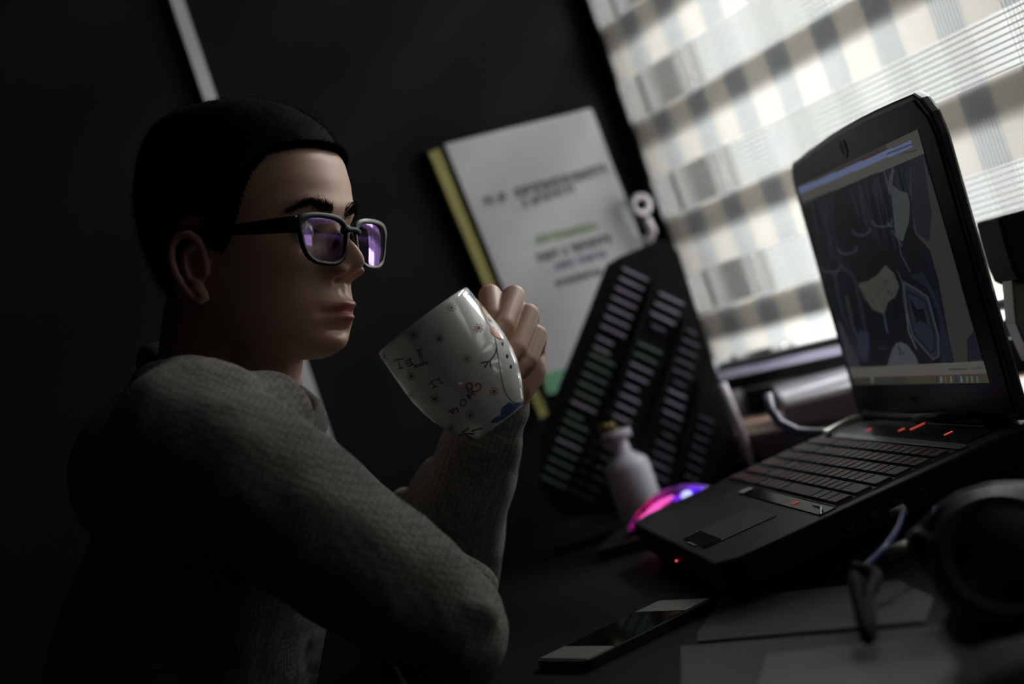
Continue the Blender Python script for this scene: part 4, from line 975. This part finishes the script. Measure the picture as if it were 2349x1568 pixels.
for _ in range(34000):
    x, y, z = R.choice(hedge if _ % 2 else hl); n = Vector((x + 1, y, max(z, -2))).normalized(); e = z - zb(x, abs(y))
    edge = e < 1.3
    t = .16 + .84 * smst(-.1, 3.4, e); t *= (.35 + .65 * smst(-6, 5, z)) * (1 - .35 * smst(5, 9, z) * smst(1, 6, x))
    dn = (hX * n.x + hY * n.y + hZ * n.z)
    dd = (dn * .8 + hX * (.5 if z > 5 else -.1) + hZ * (-.6 if edge else -.1) + Vector((R.gauss(0, .25), R.gauss(0, .25), R.gauss(0, .25)))).normalized()
    strand(hw(x + n.x * t * .8, y + n.y * t * .8, z + n.z * t * .8), dd, R.uniform(.004, .008), .00016)
gs.v, gs.f = vs, fs
hs = gs.obj('hair_strands', hairm, hair, Matrix()); hs['kind'] = 'stuff'
# eyebrows
def surf(y, z):
    a_f = float(np.interp(z, ZZ, XF)); a_b = float(np.interp(z, ZZ, XB)); w = float(np.interp(z, ZZ, HWD)); c = a_f * .35 + a_b * .65
    y_ = min(abs(y), w * .985); ct = (1 - (y_ / w) ** 2.35) ** (1 / 2.35); xx = c + (a_f - c) * ct
    cth = (xx - c) / math.hypot(xx - c, y_); return xx + face_dx(y, z) * smst(.12, .5, cth)
for s_ in (-1, 1):
    vs, fs = [], []
    for _ in range(1500):
        t = R.random(); yy = .75 + 4.0 * t; zz = 1.45 + 1.0 * math.sin(min(1, t * 1.15) * math.pi * .62) - .9 * max(0, t - .72) / .28 * .8 + R.gauss(0, 1) * (.34 * (1 - t * .6))
        p = hw(surf(s_ * yy, zz) - .03, s_ * yy, zz)
        d = (hX * .35 + hY * s_ * (.4 + t) + hZ * (.75 - 1.0 * t) + Vector((R.gauss(0, .12),) * 3)).normalized()
        strand(p, d, R.uniform(.0035, .006), .00022)
    g = G(); g.v, g.f = vs, fs; g.obj('eyebrow', hairm, person, Matrix())
    vs, fs = [], []
    for k in range(60):
        e = -1 + 2 * k / 59; yy = s_ * (3.15 + 1.3 * e); zz = .06 + .08 * e + .33 * (1 - e * e)
        strand(hw(surf(yy, zz) + .02, yy, zz), (hX * .9 + hY * s_ * e * .3 + hZ * -.05).normalized(), .006, .00018)
    g = G(); g.v, g.f = vs, fs; g.obj('eyelash', hairm, person, Matrix())

# sweater
def knit_mat(name, col):
    m = mat(name, col, .95, spec=.1); nt = m.node_tree; b = nt.nodes['Principled BSDF']; N = nt.nodes.new
    b.inputs['Sheen Weight'].default_value = .25; b.inputs['Sheen Roughness'].default_value = .6
    tc = N('ShaderNodeTexCoord'); mp = N('ShaderNodeMapping'); mp.inputs['Rotation'].default_value = (0, math.radians(52), math.radians(8)); nt.links.new(tc.outputs['Object'], mp.inputs[0])
    vo = N('ShaderNodeTexVoronoi'); vo.inputs['Scale'].default_value = 215; vo.inputs['Randomness'].default_value = .28; nt.links.new(mp.outputs[0], vo.inputs['Vector'])
    no = N('ShaderNodeTexNoise'); no.inputs['Scale'].default_value = 1500; nt.links.new(mp.outputs[0], no.inputs['Vector'])
    n2 = N('ShaderNodeTexNoise'); n2.inputs['Scale'].default_value = 45; n2.inputs['Detail'].default_value = 3; nt.links.new(mp.outputs[0], n2.inputs['Vector'])
    ad = N('ShaderNodeMath'); ad.operation = 'MULTIPLY_ADD'; ad.inputs[1].default_value = -1.0; nt.links.new(vo.outputs['Distance'], ad.inputs[0]); nt.links.new(no.outputs['Fac'], ad.inputs[2])
    bp = N('ShaderNodeBump'); bp.inputs['Strength'].default_value = 1.0; bp.inputs['Distance'].default_value = .0022; nt.links.new(ad.outputs[0], bp.inputs['Height'])
    b2_ = N('ShaderNodeBump'); b2_.inputs['Strength'].default_value = .35; b2_.inputs['Distance'].default_value = .006; nt.links.new(n2.outputs['Fac'], b2_.inputs['Height']); nt.links.new(bp.outputs[0], b2_.inputs['Normal'])
    nt.links.new(b2_.outputs[0], b.inputs['Normal'])
    r = N('ShaderNodeMix'); r.data_type = 'RGBA'; r.inputs['A'].default_value = (*col, 1); r.inputs['B'].default_value = (*[c * .45 for c in col], 1)
    mr2 = N('ShaderNodeMapRange'); mr2.inputs['From Min'].default_value = .3; mr2.inputs['From Max'].default_value = .75; nt.links.new(vo.outputs['Distance'], mr2.inputs[0]); nt.links.new(mr2.outputs[0], r.inputs['Factor']); nt.links.new(r.outputs['Result'], b.inputs['Base Color'])
    return m
knit = knit_mat('grey_knit', (.28, .252, .222))
g = G()
# near sleeve (slightly irregular, with folds)
g.chain([Q(430, 1010, 1.165, .060), Q(560, 1085, 1.15, .061), Q(700, 1190, 1.15, .060), Q(830, 1290, 1.155, .056), Q(940, 1365, 1.16, .052), Q(1015, 1425, 1.165, .049)], 40)
g.chain([Q(1015, 1425, 1.165, .049), Q(1030, 1450, 1.165, .0465), Q(1030, 1480, 1.19, .043), Q(992, 1462, 1.30, .036), Q(975, 1462, 1.37, .031)], 32)
g.cap(P(985, 1285, 1.20), .014, P(1085, 1372, 1.19), .016, 16); g.cap(P(1000, 1262, 1.235), .012, P(1095, 1340, 1.23), .018, 16)
g.cap(P(965, 1380, 1.125), .012, P(1110, 1408, 1.135), .012, 16)
# shoulders, back, chest
ax = (SHF - SHN)
for i in range(9):
    t = i / 8; c = SHN + ax * t; w = math.sin(math.pi * t); c = c + Vector((-.03 * w, 0, -.012 + .012 * w))
    g.ball(c, (.075 + .03 * w, .055, .058 + .020 * w))
rows_ = [(0.02, -.055, .105, .185), (-.03, -.12, .118, .20), (-.075, -.20, .122, .20), (-.12, -.29, .122, .195), (-.155, -.38, .125, .19), (-.175, -.47, .13, .195), (-.185, -.52, .13, .195)]
mid = (SHN + SHF) / 2
rows2 = []
for a_, b_ in zip(rows_[:-1], rows_[1:]):
    for k in range(4): rows2.append([a_[i] + (b_[i] - a_[i]) * k / 4 for i in range(4)])
for dx, dz, rx, ry in rows2 + [rows_[-1]]: g.ball(Vector((mid.x + dx - .03, mid.y, CZ + dz + .0)), (rx, ry, .075), seg=36, rings=18)
g.ball(hw(-8.2, 0, -13.6), (.045, .070, .036)); g.ball(hw(-6.6, 0, -15.0), (.072, .085, .045)); g.ball(hw(-7.5, -5.5, -17.0), (.06, .07, .045)); g.ball(hw(-7.5, 5.5, -17.0), (.06, .07, .045))
g.cap(P(400, 925, 1.27), .040, P(470, 980, 1.17), .055, 30)
g.cap(P(590, 975, 1.22), .045, P(520, 1010, 1.18), .055, 30)
# far sleeve
g.chain([Q(600, 1065, 1.50, .058), Q(720, 1150, 1.50, .054), Q(840, 1235, 1.49, .050), Q(960, 1310, 1.475, .046), Q(1030, 1340, 1.47, .044)], 32)
g.chain([Q(1035, 1345, 1.47, .044), Q(1050, 1240, 1.45, .0445), Q(1065, 1150, 1.435, .044), Q(1090, 1060, 1.42, .040), Q(1112, 1000, 1.405, .0350), Q(1125, 960, 1.40, .0315), Q(1138, 935, 1.395, .0300)], 32)
g.cap(P(930, 1150, 1.465), .016, P(960, 1190, 1.46), .018, 16); g.cap(P(968, 1125, 1.45), .015, P(1000, 1080, 1.44), .015, 16); g.cap(P(1010, 1062, 1.435), .012, P(1040, 1040, 1.42), .014, 16)
sw = fuse(g, .0042, 6, .5)
so_ = bpy.data.objects.new('tmp', sw); COL.objects.link(so_)
tx2 = bpy.data.textures.new('folds', 'CLOUDS'); tx2.noise_scale = .055; tx2.noise_depth = 2; dm = so_.modifiers.new('d', 'DISPLACE'); dm.texture = tx2; dm.strength = .009; dm.mid_level = .5
dg = bpy.context.evaluated_depsgraph_get(); sw2 = bpy.data.meshes.new_from_object(so_.evaluated_get(dg)); bpy.data.objects.remove(so_)
sweater = link('sweater', sw2, knit, person, Matrix(), smooth=True)
# ribbed collar
rib = knit_mat('ribbed_collar_knit', (.12, .11, .10))
cpts = []
cen = hw(-2.6, 0, -13.0); 
for i in range(65):
    a_ = 2 * math.pi * i / 64
    x_ = 7.6 * math.cos(a_); y_ = 7.6 * math.sin(a_)
    z_ = -13.0 - .46 * x_
    cpts.append(hw(-2.6 + x_, y_, z_))
cg_ = G(); seg = 14; vsc = []
for i, p in enumerate(cpts[:-1]):
    rout = (p - cen).normalized(); upv = hZ
    for k in range(seg):
        b__ = 2 * math.pi * k / seg; rr_ = 1 + .0 * k
        vsc.append(p + rout * .0065 * math.cos(b__) * 1.1 + upv * .012 * math.sin(b__))
m_ = 64
cg_.add(vsc, [(i * seg + k, ((i + 1) % m_) * seg + k, ((i + 1) % m_) * seg + (k + 1) % seg, i * seg + (k + 1) % seg) for i in range(m_) for k in range(seg)])
cg_.obj('collar', rib, sweater, Matrix(), smooth=True)
# trousers: hips and thighs under the desk
tg = G()
for s_, y_ in ((-1, 1.24), (1, 1.44)):
    tg.chain([(Vector((-.44, y_, CZ - .56)), .088), (Vector((-.08, y_ - .02, CZ - .60)), .068), (Vector((-.03, y_ - .02, CZ - .92)), .05)])
    tg.cap(Vector((-.03, y_ - .02, CZ - .975)), .038, Vector((.08, y_ - .02, CZ - .985)), .033)
tg.ball((-.45, 1.34, CZ - .55), (.12, .18, .10))
link('trousers', fuse(tg, .01, 3), mat('dark_denim', (.02, .025, .04), .8), person, Matrix())

# ------------------------------------------------------------------ glasses
gz = -.82
def gp(x, y, z): return hw(x, y, z)
gls = thing('eyeglasses', 'dark rimmed eyeglasses with purple tinted reflections, on the face', 'glasses', T(hw(10.2, 0, -.5)))
acet = mat('dark_tortoise_acetate', (.010, .010, .016), .5, spec=.2)
def lens_outline(s_, grow=0.0, n=56):
    # rounded trapezoid: wider at the top outside
    o = []
    for i in range(n):
        a_ = 2 * math.pi * i / n; c_, s2 = math.cos(a_), math.sin(a_)
        e = 3.0; r = (abs(c_) ** e + abs(s2) ** e) ** (-1 / e)
        yy = r * c_ * (2.55 + grow); zz = r * s2 * (1.82 + grow)
        yy *= 1 + .15 * (zz / 2); zz += .08 * c_
        o.append((s_ * (3.45 + yy * 1.0), gz - .05 + zz))
    return o
def bow(y): return 10.62 - .018 * y * y
def rim(s_):
    inn = lens_outline(s_, 0.0); outr = lens_outline(s_, .30)
    # thicker brow line and hinge corner
    outr = [(y + s_ * (.38 * smst(1.2, 2.2, abs(y) - 3.45) * smst(.2, 1.5, z - gz)), z + .12 * smst(.6, 1.8, z - gz)) for y, z in outr]
    n = len(inn); vs = []
    for (pts, xo) in ((inn, .17), (outr, .13), (outr, -.17), (inn, -.17)): vs += [gp(bow(y) + xo, y, z) for y, z in pts]
    fs = [(a_ * n + i, ((a_ + 1) % 4) * n + i, ((a_ + 1) % 4) * n + (i + 1) % n, a_ * n + (i + 1) % n) for a_ in range(4) for i in range(n)]
    if s_ < 0: fs = [f[::-1] for f in fs]
    return G().add(vs, fs)
fr_ = rim(-1).obj('front_frame', acet, gls, Matrix(), smooth=True)
me = rim(1); me.obj('front_frame', mat('lit_acetate', (.05, .051, .05), .4, coat=.2), gls, Matrix(), smooth=True)  # far rim: light falling on it painted in as a paler acetate
br_ = G().tube([gp(bow(.98) , -1.15, 0), gp(10.75, -.55, .16), gp(10.80, 0, .20), gp(10.75, .55, .16), gp(bow(.98), 1.15, 0)], [.0032, .0026, .0024, .0026, .0032], 12); br_.obj('bridge', acet, gls, Matrix(), smooth=True)
for s_ in (-1, 1):
    G().cap(gp(10.1, s_ * .95, -.35), .0022, gp(9.75, s_ * 1.15, -1.15), .0026, 12).obj('nose_pad', acet, gls, Matrix(), smooth=True)
    # temple arm
    yy0 = 6.55; pts = [(bow(yy0) - .05, yy0, .25, .72), (9.2, 7.05, .25, .68), (7.0, 7.55, .20, .58), (4, 7.95, .15, .42), (1, 8.0, .12, .30), (-.2, 8.0, .1, .22), (-1.2, 8.1, -.6, .22), (-2.0, 8.1, -2.2, .22)]
    gt = G(); vs = []
    for x_, y_, z_, h_ in pts:
        for a_, b_ in ((-.13, -h_), (.13, -h_), (.13, h_), (-.13, h_)): vs.append(gp(x_, s_ * (y_ + a_), z_ + b_))
    n = len(pts); fs = [(i * 4 + k, i * 4 + (k + 1) % 4, (i + 1) * 4 + (k + 1) % 4, (i + 1) * 4 + k) for i in range(n - 1) for k in range(4)] + [(3, 2, 1, 0), tuple((n - 1) * 4 + k for k in range(4))]
    if s_ > 0: fs = [f[::-1] for f in fs]
    gt.add(vs, fs).obj('temple_arm', mat('matt_black_temple', (.008, .008, .010), .35), gls, Matrix(), bevel=.0006)
lm = bpy.data.materials.new('coated_lens'); lm.use_nodes = True; nt = lm.node_tree; nt.nodes.clear()
o_ = nt.nodes.new('ShaderNodeOutputMaterial'); mx = nt.nodes.new('ShaderNodeMixShader'); t_ = nt.nodes.new('ShaderNodeBsdfTransparent'); gl = nt.nodes.new('ShaderNodeBsdfGlossy')
t_.inputs[0].default_value = (.9, .88, .92, 1); gl.inputs[0].default_value = (.50, .30, .86, 1); gl.inputs['Roughness'].default_value = .03; mx.inputs[0].default_value = .36
nt.links.new(t_.outputs[0], mx.inputs[1]); nt.links.new(gl.outputs[0], mx.inputs[2]); nt.links.new(mx.outputs[0], o_.inputs[0])
for s_ in (-1, 1):
    n = 56; vs = []; K = 10
    for j in range(K + 1):
        q = j / K
        for y, z in lens_outline(s_, .02, n):
            yc, zc = s_ * 3.45, gz - .05; y2, z2 = yc + (y - yc) * q, zc + (z - zc) * q
            vs.append(gp(bow(y2) + .10 - .020 * ((y2 - yc) ** 2 + (z2 - zc) ** 2), y2, z2))
    fs = [(j * n + i, j * n + (i + 1) % n, (j + 1) * n + (i + 1) % n, (j + 1) * n + i) for j in range(K) for i in range(n)]
    G().add(vs, fs).obj('lens', lm, gls, Matrix(), smooth=True)
